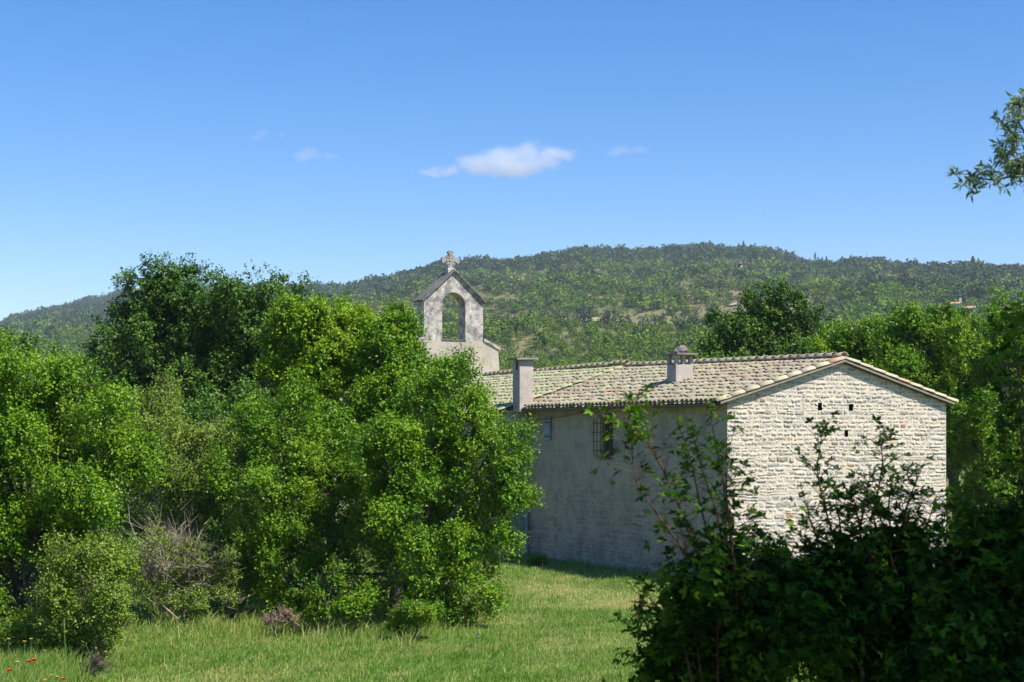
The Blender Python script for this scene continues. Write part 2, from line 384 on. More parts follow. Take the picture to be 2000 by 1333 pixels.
def far_cover(name, centres, hgt, wid, kind, nface, mat, seed, parent=None, fs=0.34):
    rng = np.random.RandomState(seed)
    p, out, tint = crown_pts(rng, centres, hgt, wid, kind, nface)
    sz = np.repeat(wid, nface) * fs * (0.6 + .7 * rng.rand(len(p)))
    N = out + .6 * rdir(rng, len(p)) + np.array([0, 0, .35]); D = rdir(rng, len(p))
    v, f = leafbatch(p - D * sz[:, None] * .5, D, N, sz, KITE * np.array([1, 1.5, 1]), KF)
    return np_mesh(name, v, f, mat, parent, {'rnd': np.repeat(rng.rand(len(p)), 4), 'tint': np.repeat(np.clip(tint, 0, 1), 4)})

rng = np.random.RandomState(7)
NPT = 60000
pxr = rng.uniform(-260, 2260, NPT); u = rng.rand(NPT)
th = np.arctan2(pxr - HX, F); rr = np.sqrt(215 ** 2 + ((ridge_R(pxr) + 40) ** 2 - 215 ** 2) * u)
X = rr * np.sin(th); Y = rr * np.cos(th); Z = hill_z(X, Y)
py = HY - (Z - CZ) / Y * F
topy = np.interp(pxr, sk[:, 0], sk[:, 1])
wn = fbm(X, Y, 150, 21, 4); wn2 = fbm(X, Y, 60, 23, 3)
# where the hill is wooded: low slopes, the green tongue in the middle, the ridge; the rest is open scrub
green = smooth((py - 636 + 60 * wn) / 30) * (1 - .8 * (wn2 > .5))
green = np.maximum(green, np.exp(-(((pxr - 1150) / 130) ** 2 + ((py - 592 - (pxr - 1170) * .04) / 26) ** 2)) * (wn2 > -.25))
green = np.maximum(green, 0.85 * smooth((pxr - 1560) / 160) * smooth((py - 545 + 25 * wn) / 25))
green = np.maximum(green, 0.9 * (pxr < 560) * smooth((py - topy - 50) / 20))
ridge = np.exp(-((py - topy) / 15) ** 2)
dark = np.maximum(ridge, np.exp(-(((pxr - 1890) / 110) ** 2 + ((py - 570) / 24) ** 2)) * 1.2)
dark = np.maximum(dark, 0.95 * (pxr < 640) * (1 - smooth((py - topy - 42) / 20)))
dark = np.maximum(dark, 0.05 + .22 * (wn2 > .35))
green = np.maximum(green, .06 + .3 * (wn > .3))
roll = rng.rand(NPT)
open_spot = (np.exp(-(((pxr - 1740) / 70) ** 2 + ((py - 548) / 12) ** 2)) > .45)
is_dark = (roll < dark * .55) & ~open_spot
is_green = ~is_dark & (rng.rand(NPT) < green * .95) & ~open_spot
rest = ~is_dark & ~is_green
C3 = np.stack([X, Y, Z], 1)
def cover(name, label, cat, mask, h0, h1, w0, w1, nf, fs, mat, seed):
    c = C3[mask]; rg_ = np.random.RandomState(seed); rad = np.hypot(c[:, 0], c[:, 1]); hg = (h0 + (h1 - h0) * rg_.rand(len(c)) ** 1.5) * (.62 + .38 * smooth((rad - 350) / 600)) * np.clip(.95 + .6 * fbm(c[:, 0], c[:, 1], 80, seed + 60, 3), .45, 1.6); wg = hg * rg_.uniform(w0, w1, len(c))
    Vs = []; Fs = []; Rs = []; Ts = []; nv = 0
    for (a_, b_, k, q) in ((0, 430, 4.2, .5), (430, 780, 2.0, .72), (780, 9999, 1.0, 1.0)):
        m_ = (rad >= a_) & (rad < b_)
        if not m_.any(): continue
        nfc = int(nf * k); p, out, tint = crown_pts(rg_, c[m_], hg[m_], wg[m_], 'round', nfc)
        sz = np.repeat(wg[m_], nfc) * fs * q * (.6 + .7 * rg_.rand(len(p))); N = out + .6 * rdir(rg_, len(p)) + np.array([0, 0, .35]); D = rdir(rg_, len(p))
        v, f = leafbatch(p - D * sz[:, None] * .5, D, N, sz, KITE * np.array([1, 1.5, 1]), KF)
        Vs.append(v); Fs.append(f + nv); nv += len(v); Rs.append(np.repeat(rg_.rand(len(p)), 4)); Ts.append(np.repeat(tint, 4))
    o = np_mesh(name, np.concatenate(Vs), np.concatenate(Fs), mat, None, {'rnd': np.concatenate(Rs), 'tint': np.concatenate(Ts)}); tag(o, label, cat, kind='stuff')
cover('woodland', 'green broadleaf woods covering the lower slopes of the hill', 'woodland', is_green, 3.0, 6.5, .85, 1.25, 62, .25, M['wood_far'], 32)
cover('pine_wood', 'dark pines and holm oaks scattered along the top of the hill', 'pine wood', is_dark, 3.2, 8.5, .7, 1.1, 60, .25, M['pine_far'], 33)
cover('scrub', 'grey green low scrub on the open hillside', 'scrub', rest, .7, 2.2, 1.1, 2.1, 20, .38, M['scrub_far'], 34)

# dirt tracks on the hill: find the hill point seen at a pixel
def hit(px, py):
    rr_ = np.arange(230, 1800, 4.0); t_ = math.atan2(px - HX, F); zz_ = hill_z(rr_ * math.sin(t_), rr_ * math.cos(t_)); yy_ = HY - (zz_ - CZ) / (rr_ * math.cos(t_)) * F
    if yy_.min() > py: i_ = int(np.argmin(yy_)); return np.array((rr_[i_] * math.sin(t_), rr_[i_] * math.cos(t_), zz_[i_]))
    for r in np.arange(230, 1900, 2.0):
        t = math.atan2(px - HX, F); x, y = r * math.sin(t), r * math.cos(t); z = float(hill_z(x, y))
        if HY - (z - CZ) / y * F <= py: return np.array((x, y, z))
    return np.array((x, y, z))
def track(name, pts, w):
    v = []; f = []
    P3 = [hit(*p) for p in pts]; Q = []
    for a_, b_ in zip(P3[:-1], P3[1:]):
        for t in np.linspace(0, 1, 7)[:-1]: Q.append(a_ * (1 - t) + b_ * t)
    Q.append(P3[-1])
    for i, q in enumerate(Q):
        t = Q[min(i + 1, len(Q) - 1)] - Q[max(i - 1, 0)]; n = np.array((-t[1], t[0], 0)); n /= np.linalg.norm(n) + 1e-9
        ww = w * (.6 + .8 * random.Random(i).random()) * (1 if 0 < i < len(Q) - 1 else .3)
        for s in (-1, -.33, .33, 1):
            p = q + n * s * ww; v.append((p[0], p[1], float(hill_z(p[0], p[1])) + 0.7))
    for i in range(len(Q) - 1):
        for k in range(3): f.append((i * 4 + k, i * 4 + k + 1, i * 4 + k + 5, i * 4 + k + 4))
    o = np_mesh(name, v, np.array(f), M['dirt']); tag(o, kind='structure'); return o
track('dirt_track', [(1048, 635), (1066, 637), (1084, 636)], 6)
track('dirt_track', [(1140, 632), (1155, 629), (1172, 627)], 3)
track('dirt_track', [(1432, 528), (1445, 523), (1455, 519), (1474, 514)], 1.6)
track('dirt_track', [(1422, 600), (1450, 594), (1482, 588)], 1.8)
track('dirt_track', [(1388, 540), (1400, 541), (1412, 543)], 4)
track('dirt_track', [(1700, 553), (1735, 548), (1770, 552)], 3)

# trees on the hill that can be told apart
rngh = np.random.RandomState(77)
def hill_tree(px, py, h_px, w_px, kind, mat, name, label, cat, group):
    p = hit(px, py); d = p[1]; hh = h_px / F * d; ww = w_px / F * d
    t = empty(name, p); tag(t, label, cat, group)
    far_cover('crown', np.array([p]), np.array([hh]), np.array([ww]), kind, 170 if kind == 'cone' else 190, mat, rngh.randint(1 << 30), t, fs=.2)
    mb = MB(); mb.tube([(0, 0, -.5), (0, 0, hh * .3), (ww * .03, 0, hh * .7)], [ww * .06, ww * .045, ww * .02], 6); mb.build('trunk', M['bark'], t)
for (px, yb, hp, wp) in [(1592, 519, 17, 10), (1598, 520, 12, 9), (1606, 521, 12, 9), (1614, 521, 14, 9), (1625, 522, 10, 7), (1552, 512, 10, 8), (1645, 524, 15, 13), (1661, 524, 16, 11), (1452, 495, 16, 12), (1346, 494, 10, 9), (1900, 530, 20, 17), (1911, 531, 17, 13), (1872, 533, 12, 11), (1426, 491, 9, 9)]:
    hill_tree(px, yb, hp * 1.55, wp * 1.3, 'cone', M['pine_far'], 'conifer', 'dark pointed conifer standing above the crest of the hill against the sky', 'conifer', 'conifers on the hill crest')
for i, px in enumerate(range(1932, 2012, 6)):
    p = hit(px, 541); d = p[1]; t = empty('pine_tree', p); tag(t, 'slim pine with bare trunk in the row on the skyline at far right', 'pine tree', 'row of pines on the skyline')
    hh = rngh.uniform(22, 27) / F * d
    q = p + np.array((0, 0, hh * .45)); far_cover('crown', np.array([q]), np.array([hh * .55]), np.array([hh * .5]), 'round', 120, M['pine_far'], rngh.randint(1 << 30), t, fs=.22)
    mb = MB(); mb.tube([(0, 0, -.5), (0, 0, hh * .8)], [.18, .1], 6); mb.build('trunk', M['bark'], t)
hill_tree(1498, 503, 22, 22, 'round', M['pine_far'], 'round_tree', 'single dark round topped tree on the crest right of the highest point', 'tree', None)
for (px, yb, s, k) in [(1095, 560, 22, 1), (1020, 570, 20, 1), (1150, 600, 22, 1), (1395, 610, 22, 0), (1270, 545, 20, 1), (1375, 560, 18, 1), (1420, 530, 22, 0), (1240, 600, 26, 0), (1190, 640, 30, 1),
                       (1290, 640, 24, 1), (1330, 606, 24, 0), (1100, 640, 26, 1), (1012, 650, 24, 1), (985, 560, 20, 1), (1000, 600, 16, 1), (1655, 580, 28, 1), (1700, 590, 30, 0), (1740, 565, 24, 1), (1560, 556, 24, 1), (1530, 580, 20, 1),
                       (1800, 575, 28, 1), (1840, 560, 28, 1), (1600, 600, 24, 0), (640, 590, 18, 1), (680, 600, 18, 1), (720, 585, 20, 1), (930, 560, 18, 1), (890, 640, 30, 0), (1250, 675, 34, 1), (1190, 690, 34, 0), (1060, 680, 32, 0), (1340, 660, 34, 1)]:
    hill_tree(px, yb, s, s * 1.05, 'round', M['pine_far' if k else 'wood_far'], 'hill_tree', ('dark rounded tree standing clear of the scrub on the hillside' if k else 'fresh green rounded tree standing on the hillside'), 'tree', ('dark trees dotted over the hillside' if k else 'green trees dotted over the hillside'))

# far farmhouse on the hill, right
def house(name, label, px, py, w_px, h_px, roofs, group=None):
    p = hit(px, py); p = p + np.array((0, 0, -0.5)); d = p[1]; k = d / F
    t = empty(name, p, R(-12)); tag(t, label, 'house', group); t['_local'] = 1
    for (ox, w, hh, dep, oy, chim) in roofs:
        w *= k; hh *= k; dep *= k; ox *= k; oy *= k
        mb = MB(); mb.box(ox, ox + w, oy, oy + dep, 0, hh); mb.build('wall', M['white_wall'], t)
        rise = .2 * dep; mb = MB()
        mb.add([(ox - .3, oy - .4, hh - .1), (ox + w + .3, oy - .4, hh - .1), (ox + w + .3, oy + dep / 2, hh + rise), (ox - .3, oy + dep / 2, hh + rise), (ox - .3, oy + dep + .4, hh - .1), (ox + w + .3, oy + dep + .4, hh - .1)],
               [(0, 1, 2, 3), (3, 2, 5, 4), (0, 3, 4), (1, 5, 2), (0, 4, 5, 1)])
        rf = mb.build('roof', M['terracotta'], t)
        if chim:
            mb = MB(); mb.box(ox + w * .82, ox + w * .82 + 1.0, oy + dep * .4, oy + dep * .4 + 1, hh + rise * .4, hh + rise + 1.6); mb.build('chimney', M['white_wall'], rf)
        mb = MB(); mb.box(ox + w * .3, ox + w * .3 + 1.1, oy - .03, oy, hh * .45, hh * .45 + 1.4); mb.build('window', M['void'], t)
        mb = MB(); mb.box(ox + w * .62, ox + w * .62 + 1.1, oy - .03, oy, hh * .45, hh * .45 + 1.4); mb.build('window', M['void'], t)
    t['_local'] = 1
    return t
house('farmhouse', 'white walled farmhouse with stepped terracotta roofs on the hill above the right trees', 1832, 618, 70, 26, [(0, 22, 18, 20, 0, 0), (26, 18, 26, 18, 6, 1), (46, 24, 17, 20, 2, 0)])
house('cottage', 'tiny pale cottage with orange roof far off on the middle of the hillside', 1557, 586, 12, 7, [(0, 9, 4.5, 9, 0, 0)])

# ---------------------------------------------------------------- chapel (local x along the gable, y away from us)
AN = math.atan2(.454, .891)
ch = empty('chapel', (5.25, 37.5, 0), AN); ch['_local'] = 1
tag(ch, 'old stone chapel with mossy canal tile roof, open bell gable and two chimneys', 'chapel')
RX = 3.5                                              # ridge at mid gable
# front gable wall: coursed rubble as real relief
def pattern(Xg, Zg, x0, x1, ztop, seed, sc=1.0):
    rg = np.random.RandomState(seed)
    wz = Zg + .022 * fbm(Xg, Zg, 2.6, seed, 3) + .020 * fbm(Xg, Zg, .45, seed + 1, 3)
    courses = [-.6]
    while courses[-1] < ztop + .4: courses.append(courses[-1] + sc * rg.choice([.075, .095, .115, .14, .175], p=[.2, .28, .27, .17, .08]))
    courses = np.array(courses); ci = np.clip(np.searchsorted(courses, wz) - 1, 0, len(courses) - 2)
    H = np.zeros_like(Xg); Mk = np.zeros_like(Xg); Rn = np.zeros_like(Xg)
    wx = Xg + .035 * fbm(Xg, Zg, .4, seed + 2, 2)
    for c in range(len(courses) - 1):
        msk = ci == c
        if not msk.any(): continue
        ch_ = courses[c + 1] - courses[c]
        ed = [x0 - .2 - rg.rand() * .2]
        while ed[-1] < x1 + .4:
            quoin = (ed[-1] < x0 + .1 or ed[-1] > x1 - .6) and rg.rand() < .8
            ed.append(ed[-1] + (rg.uniform(.34, .58) if quoin else (rg.uniform(.8, 2.2) if rg.rand() < .75 else rg.uniform(2, 3.4)) * ch_ + .03))
        ed = np.array(ed); k = len(ed) - 1
        gx = rg.uniform(.002, .030, k); gz0 = rg.uniform(.002, .026, k) * (ch_ / .12); gz1 = rg.uniform(.002, .034, k) * (ch_ / .12)
        hh = rg.uniform(.004, .034, k); rn = rg.rand(k); rn = np.where(rg.rand(k) < .985, rn * .93, .985)
        tlx = rg.uniform(-.10, .10, k); tlz = rg.uniform(-.18, .12, k); split = rg.rand(k) < .25
        x = wx[msk]; z = wz[msk]; si = np.clip(np.searchsorted(ed, x) - 1, 0, k - 1)
        cx = (ed[si] + ed[si + 1]) / 2; zc = (courses[c] + courses[c + 1]) / 2
        nz = .013 * fbm(x, z, .10, seed + 5, 3)
        dx = np.minimum(x - ed[si], ed[si + 1] - x) - gx[si] + nz
        dzb = z - courses[c] - gz0[si] + nz; dzt = courses[c + 1] - z - gz1[si] + nz
        dsp = np.where(split[si] & (ch_ > .12), np.abs(z - zc) - .010, 1)
        dd = np.minimum(np.minimum(dx, np.minimum(dzb, dzt)), dsp)
        rad = np.minimum(dx, .04); rz = np.minimum(np.minimum(dzb, dzt), .04)
        corner = .04 - np.sqrt(np.maximum(.04 - rad, 0) ** 2 + np.maximum(.04 - rz, 0) ** 2)
        dd = np.minimum(dd, corner + .012)
        s = smooth(dd / .026)
        Mk[msk] = smooth(dd / .014 + .3); Rn[msk] = rn[si]
        H[msk] = s * (hh[si] + tlx[si] * (x - cx) + tlz[si] * (z - zc)) + s * .015 * fbm(x, z, .06, seed + 8, 3)
    H += .014 * fbm(Xg, Zg, .9, seed + 6, 3) + .006 * fbm(Xg, Zg, .12, seed + 7, 2)
    return H, Mk, Rn
def rubble(name, x0, x1, ztop, openings, seed, step=0.0175, mat=M['rubble'], rake=None):
    xs = np.arange(x0, x1 + 1e-6, step); zs = np.arange(-.3, ztop + 1e-6, step)
    Xg, Zg = np.meshgrid(xs, zs, indexing='ij')
    H, Mk, Rn = pattern(Xg, Zg, x0, x1, ztop, seed)
    edge = np.clip(np.minimum(Xg - x0, x1 - Xg) / .03, 0, 1); H *= edge
    Yg = -.01 - H * .78
    n, k = Xg.shape; idx = np.arange(n * k).reshape(n, k)
    cxm = (Xg[:-1, :-1] + step / 2); czm = (Zg[:-1, :-1] + step / 2); ok = np.ones_like(cxm, bool)
    if rake is not None: ok &= czm < rake(cxm)
    for (a0, a1, b0, b1) in openings: ok &= ~((cxm > a0) & (cxm < a1) & (czm > b0) & (czm < b1))
    q = np.stack([idx[:-1, :-1], idx[1:, :-1], idx[1:, 1:], idx[:-1, 1:]], -1)[ok]
    return np_mesh(name, np.stack([Xg, Yg, Zg], -1).reshape(-1, 3), q, mat, ch, {'mask': Mk.ravel(), 'rnd': Rn.ravel()}, smooth_sh=False)
NR0, NR1, NE = 5.60, 5.77, 4.50                      # near roof: ridge z front / back, eave z
def near_roof_z(x, y):
    rz = NR0 + (NR1 - NR0) * np.clip(y / 10.5, 0, 1); return rz - (rz - NE) / 3.8 * abs(x - RX)
holes = [(2.74, 2.88, 4.31, 4.49), (3.74, 3.89, 4.30, 4.48), (3.60, 3.73, 3.64, 3.82)]
rubble('gable_wall', 0, 7, 5.7, holes, 4, rake=lambda x: near_roof_z(x, 0) - .03)
for (a0, a1, b0, b1) in holes:
    mb = MB(); t_ = .03
    mb.add([(a0 - t_, -.005, b0 - t_), (a1 + t_, -.005, b0 - t_), (a1 + t_, -.005, b1 + t_), (a0 - t_, -.005, b1 + t_), (a0, .3, b0), (a1, .3, b0), (a1, .3, b1), (a0, .3, b1)],
           [(0, 1, 5, 4), (1, 2, 6, 5), (2, 3, 7, 6), (3, 0, 4, 7), (4, 5, 6, 7)])
    mb.build('wall_hole', M['void'], ch)
# long rendered wall with two openings (y ranges), thickness .5
WIN = (5.44, 6.06, 3.04, 4.17); SH = (8.99, 9.42, 3.52, 4.16)
# relief grid for the rendered long wall
def plaster(name, x, y0, y1, z0, ztopf, openings, seed, mat, step=.03, sgn=-1):
    ys = np.arange(y0, y1 + 1e-6, step); zs = np.arange(z0, 5.0, step); Yg, Zg = np.meshgrid(ys, zs, indexing='ij')
    H = .012 * fbm(Yg, Zg, 1.1, seed, 4) + .010 * fbm(Yg, Zg, .22, seed + 1, 2) * (fbm(Yg, Zg, 1.7, seed + 2, 2) > 0)
    Hs, Mk, Rn = pattern(Yg, Zg, y0, y1, 5.0, seed + 9, 1.35)
    worn = smooth((.28 + .55 * fbm(Yg, Zg, 1.9, seed + 4, 4) + .35 * fbm(Yg, Zg, .4, seed + 6, 3) + .55 * (1 - smooth(Zg / 3.6))) / .9)
    H = H + (Hs - .03) * (.08 + .42 * worn)
    H *= np.clip(np.minimum(Yg - y0, y1 - Yg) / .1, 0, 1)
    n, k = Yg.shape; idx = np.arange(n * k).reshape(n, k); cy_ = Yg[:-1, :-1] + step / 2; cz_ = Zg[:-1, :-1] + step / 2
    ok = cz_ < ztopf
    for (a0, a1, b0, b1) in openings: ok &= ~((cy_ > a0) & (cy_ < a1) & (cz_ > b0) & (cz_ < b1))
    q = np.stack([idx[:-1, :-1], idx[:-1, 1:], idx[1:, 1:], idx[1:, :-1]], -1)[ok]
    return np_mesh(name, np.stack([x + sgn * H, Yg, Zg], -1).reshape(-1, 3), q, mat, ch, {'mask': ((Mk * worn) * (.35 + .65 * (Rn > .45))).ravel(), 'rnd': Rn.ravel()}, smooth_sh=False)
plaster('side_wall', 0, 0, 10.52, -.3, 4.46, [WIN], 51, M['render'])
mb = MB()   # the masonry behind the faces
mb.box(.03, .5, .02, WIN[0], -.3, 4.44); mb.box(.03, .5, WIN[1], 10.5, -.3, 4.44); mb.box(.03, .5, WIN[0], WIN[1], -.3, WIN[2]); mb.box(.03, .5, WIN[0], WIN[1], WIN[3], 4.44)
mb.box(6.5, 6.98, .02, 10.5, -.3, 4.44)
mb.prism([(.5, -.3), (6.5, -.3), (6.5, 4.6), (RX, 5.45), (.5, 4.6)], .35, .55)
mb.build('masonry', M['render'], ch)
# window: reveal, board, bars
mb = MB(); mb.box(.16, .2, WIN[0], WIN[1], WIN[2], WIN[3]); wd = mb.build('window', M['shutter_brown'], ch)
mb = MB()
for k in range(1, 4):
    yy = WIN[0] + (WIN[1] - WIN[0]) * k / 4; mb.box(.13, .158, yy - .012, yy + .012, WIN[2], WIN[3])
mb.box(.12, .158, WIN[0], WIN[0] + .06, WIN[2], WIN[3]); mb.box(.12, .158, WIN[1] - .06, WIN[1], WIN[2], WIN[3]); mb.build('window_frame', M['shutter_brown'], wd)
mb = MB(); o_ = -.27
for k in range(4):
    yy = WIN[0] + .03 + (WIN[1] - WIN[0] - .06) * k / 3
    mb.tube([(-.0, yy, WIN[3] + .10), (-.06, yy, WIN[3] + .05), (o_, yy, WIN[3] - .06), (o_, yy, WIN[2] + .1), (-.06, yy, WIN[2] - .03), (0, yy, WIN[2] - .05)], .012, 6)
for k in range(4):
    zz = WIN[2] + .2 + (WIN[3] - WIN[2] - .36) * k / 3
    mb.tube([(-.0, WIN[0] + .01, zz), (o_ - .01, WIN[0] + .01, zz), (o_ - .01, WIN[1] - .01, zz), (0, WIN[1] - .01, zz)], .013, 6)
mb.build('window_grille', M['iron'], ch)
mb = MB()
for k in range(3):
    w_ = (SH[1] - SH[0]) / 3; mb.box(-.05, -.02, SH[0] + k * w_ + .004, SH[0] + (k + 1) * w_ - .004, SH[2], SH[3])
sh = mb.build('shutter', M['shutter_blue'], ch)
for hz_ in (SH[2] + .1, SH[3] - .13): mb = MB(); mb.box(-.065, -.052, SH[0], SH[1] - .1, hz_, hz_ + .03); mb.build('hinge', M['iron'], sh)
mb = MB(); mb.tube([(-.04, 10.4, 4.1), (-.08, 9.0, 4.16), (-.08, 7.4, 4.27), (-.10, 6.95, 4.32), (-.08, 6.6, 4.34), (-.06, 6.35, 4.32), (-.05, 6.1, 4.2), (-.04, 6.0, 4.12)], .009, 5)
mb.tube([(-.09, 7.05, 4.31), (-.09, 6.92, 4.325)], .028, 6); mb.build('cable', M['cable'], ch)
mb = MB(); mb.tube([(-.09, 10.42, -.05), (-.09, 10.42, 4.28), (-.25, 10.42, 4.38)], .045, 10)
for zz in (.6, 1.9, 3.2): mb.box(-.145, .0, 10.365, 10.475, zz, zz + .03)
mb.build('downpipe', M['pipe'], ch, smooth_sh=False)

# nave: wider, so its return wall shows beyond the near room
NX0, NX1, NY0, NY1 = -.7, 7.7, 10.52, 23.4; VR, VE = 5.82, 4.40
def nave_z(x): return VR - (VR - VE) / 4.45 * abs(x - RX)
mb = MB(); mb.prism([(NX0, -.3), (NX1, -.3), (NX1, nave_z(NX1) - .06), (RX, VR - .06), (NX0, nave_z(NX0) - .06)], NY0, NY1); mb.build('nave_wall', M['nave_render'], ch)

# roof tiles
def tiles(name, y0, y1, zfun, xe, mat, seed, side=-1, rows=11, pitch=.215):
    """canal tiles on one slope; side -1 runs from the ridge towards -x"""
    rg = np.random.RandomState(seed); ny = int(round((y1 - y0) / pitch)); pt = (y1 - y0) / ny
    run = abs(xe - RX); V = []; Fq = []; Rn = []; nv = 0; seg = 7
    ex = run / rows
    rowjit = rg.normal(0, .02, rows); coljit = rg.normal(0, .03, ny)
    for j in range(ny):
        yc = y0 + (j + .5) * pt
        streak = rg.rand()
        for i in range(rows):
            # top (towards ridge) end at x distance a, bottom end at b
            jj = rg.normal(0, .022) + rowjit[i] + coljit[j]
            a = i * ex - .06 + jj * (i > 0); b = (i + 1) * ex + .07 + jj * (i < rows - 1)
            a = max(a, .02)
            yj = rg.normal(0, .008); tilt = rg.normal(0, .012); slip = rg.rand() < .03; jj += .07 * slip; tilt += .03 * (rg.rand() - .5) * slip; rn = (rg.rand() if rg.rand() < .45 else streak) * (.8 if j < 1 else 1)
            for kind in (0, 1):
                r1, r0 = (.092, .078) if kind == 0 else (.085, .085)
                yoff = yj if kind == 0 else pt / 2
                ang = np.linspace(-1.45, 1.45, seg + 1)
                pts = []
                for (dist, rad, lift) in ((a, r0, .0), (b, r1, .022 + .022 * rg.rand() if kind == 0 else .004)):
                    x = RX + side * dist; zb = zfun(x, yc) + lift
                    dy = tilt * (1 if dist == b else -1)
                    for th_in in ((0, .013) if kind == 0 else (0,)):
                        rr_ = rad - th_in
                        if kind == 0: pts += [(x, yc + yoff + dy + rr_ * math.sin(q), zb + .012 + rr_ * .82 * math.cos(q)) for q in ang]
                        else: pts += [(x, yc + yoff + rr_ * math.sin(q), zb + .045 - rr_ * .62 * math.cos(q)) for q in ang]
                n_ = seg + 1
                if kind == 0:
                    o0, i0, o1, i1 = 0, n_, 2 * n_, 3 * n_
                    for k in range(seg):
                        Fq += [(nv + o0 + k, nv + o0 + k + 1, nv + o1 + k + 1, nv + o1 + k), (nv + i0 + k + 1, nv + i0 + k, nv + i1 + k, nv + i1 + k + 1), (nv + o1 + k, nv + o1 + k + 1, nv + i1 + k + 1, nv + i1 + k)]
                else:
                    for k in range(seg): Fq += [(nv + k, nv + k + 1, nv + n_ + k + 1, nv + n_ + k)]
                V += pts; nv += len(pts); Rn += [rn if kind == 0 else rn * .5] * len(pts)
    return np_mesh(name, V, np.array(Fq), mat, ch, {'rnd': Rn}, smooth_sh=True)
nz_ = lambda x, y: near_roof_z(x, y)
vz_ = lambda x, y: nave_z(x) + .015 * math.sin(y * .9)
r1_ = tiles('roof_tiles', .02, 10.45, nz_, -.32, M['tile'], 3, -1, 11)
tiles('roof_tiles', .02, 10.45, nz_, 7.17, M['tile'], 4, 1, 11)
tiles('roof_tiles', 10.47, 23.38, vz_, -.97, M['tile_nave'], 5, -1, 12)
tiles('roof_tiles', 10.47, 23.38, vz_, 7.97, M['tile_nave'], 6, 1, 12)
# deck under the tiles
mb = MB()
def deck(y0, y1, f, xe, t=.07):
    for s in (-1, 1):
        x1 = RX + s * (RX - xe) - (.13 if s > 0 and y0 < 1 else 0); zz0 = f(RX, y0) - .01; zz1 = f(RX, y1) - .01; a0 = f(x1, y0) - .01; a1 = f(x1, y1) - .01
        mb.add([(RX, y0, zz0), (x1, y0, a0), (x1, y1, a1), (RX, y1, zz1), (RX, y0, zz0 - t), (x1, y0, a0 - t), (x1, y1, a1 - t), (RX, y1, zz1 - t)],
               [(0, 1, 2, 3), (4, 7, 6, 5), (0, 4, 5, 1), (1, 5, 6, 2), (3, 2, 6, 7), (0, 3, 7, 4)])
deck(-.13, 10.45, lambda x, y: float(near_roof_z(x, y)), -.28); deck(10.46, 23.4, lambda x, y: float(nave_z(x)), -.93)
mb.build('roof_deck', M['deck'], ch)
# verge: mortar slab edge and a line of half round tiles down each rake, then ridge tiles
mb = MB()
for s in (-1, 1):
    x1 = RX + s * (3.80 if s < 0 else 3.66); z0_, z1_ = NR0 - .09, float(near_roof_z(x1, 0)) - .09
    mb.add([(RX, -.17, z0_ + .03), (x1, -.17, z1_ + .03), (x1, -.131, z1_ + .03), (RX, -.131, z0_ + .03), (RX, -.17, z0_ + .09), (x1, -.17, z1_ + .09), (x1, -.131, z1_ + .09), (RX, -.131, z0_ + .09)],
           [(0, 1, 5, 4), (3, 7, 6, 2), (4, 5, 6, 7), (0, 3, 2, 1), (1, 2, 6, 5)])
mb.build('verge_board', M['barge'], ch)
def halfpipe(mb, a, b, r0, r1, th=.014, seg=8, up=Vector((0, 0, 1)), rnd=None):
    a = Vector(a); b = Vector(b); t = (b - a).normalized(); sd = t.cross(up).normalized(); u_ = sd.cross(t).normalized(); v = []; f = []
    for p, r_ in ((a, r0), (b, r1)):
        for rr_ in (r_, r_ - th):
            for k in range(seg + 1):
                q = math.pi * k / seg; v.append(p + sd * math.cos(q) * rr_ + u_ * math.sin(q) * rr_ * .85)
    n_ = seg + 1
    for k in range(seg):
        f += [(k, k + 1, 2 * n_ + k + 1, 2 * n_ + k), (n_ + k + 1, n_ + k, 3 * n_ + k, 3 * n_ + k + 1), (2 * n_ + k, 2 * n_ + k + 1, 3 * n_ + k + 1, 3 * n_ + k), (k + 1, k, n_ + k, n_ + k + 1)]
    mb.add(v, f, rnd)
rg = random.Random(8)
mb = MB()
for s in (-1, 1):
    n_ = 9; RL = 3.86 if s < 0 else 3.70
    for i in range(n_):
        d0 = .02 + RL * i / n_ - .04; d1 = .02 + RL * (i + 1) / n_ + .05
        f_ = lambda d: (RX + s * d, -.10 + rg.uniform(-.006, .006), float(near_roof_z(RX + s * d, 0)) + .02)
        a, b = f_(max(d0, 0)), f_(d1); b = (b[0], b[1], b[2] + .02)
        halfpipe(mb, a, b, .088, .104, rnd=rg.choice([.3, .5, .6, .7, .55, .98 if rg.random() < .35 else .4, .65]))
mb.build('verge_tiles', M['tile'], ch, smooth_sh=True)
mb = MB()
for (y0, y1, f) in ((-.14, 10.5, lambda y: NR0 + (NR1 - NR0) * max(0, min(1, y / 10.5)) + .06), (10.42, 23.38, lambda y: VR + .055 + .02 * math.sin(y * 1.1) + (.05 if y < 11.5 else 0))):
    n_ = int((y1 - y0) / .36)
    for i in range(n_):
        ya = y0 + (y1 - y0) * i / n_; yb = y0 + (y1 - y0) * (i + 1) / n_ + .05
        xj = rg.uniform(-.012, .012)
        halfpipe(mb, (RX + xj, yb, f(yb) + rg.uniform(0, .012)), (RX + xj, ya, f(ya) + .03 + rg.uniform(0, .015)), .105, .125, rnd=rg.choice([.1, .3, .5, .2, .4, .97 if rg.random() < .5 else .3]))
mb.build('ridge_tiles', M['tile'], ch, smooth_sh=True)
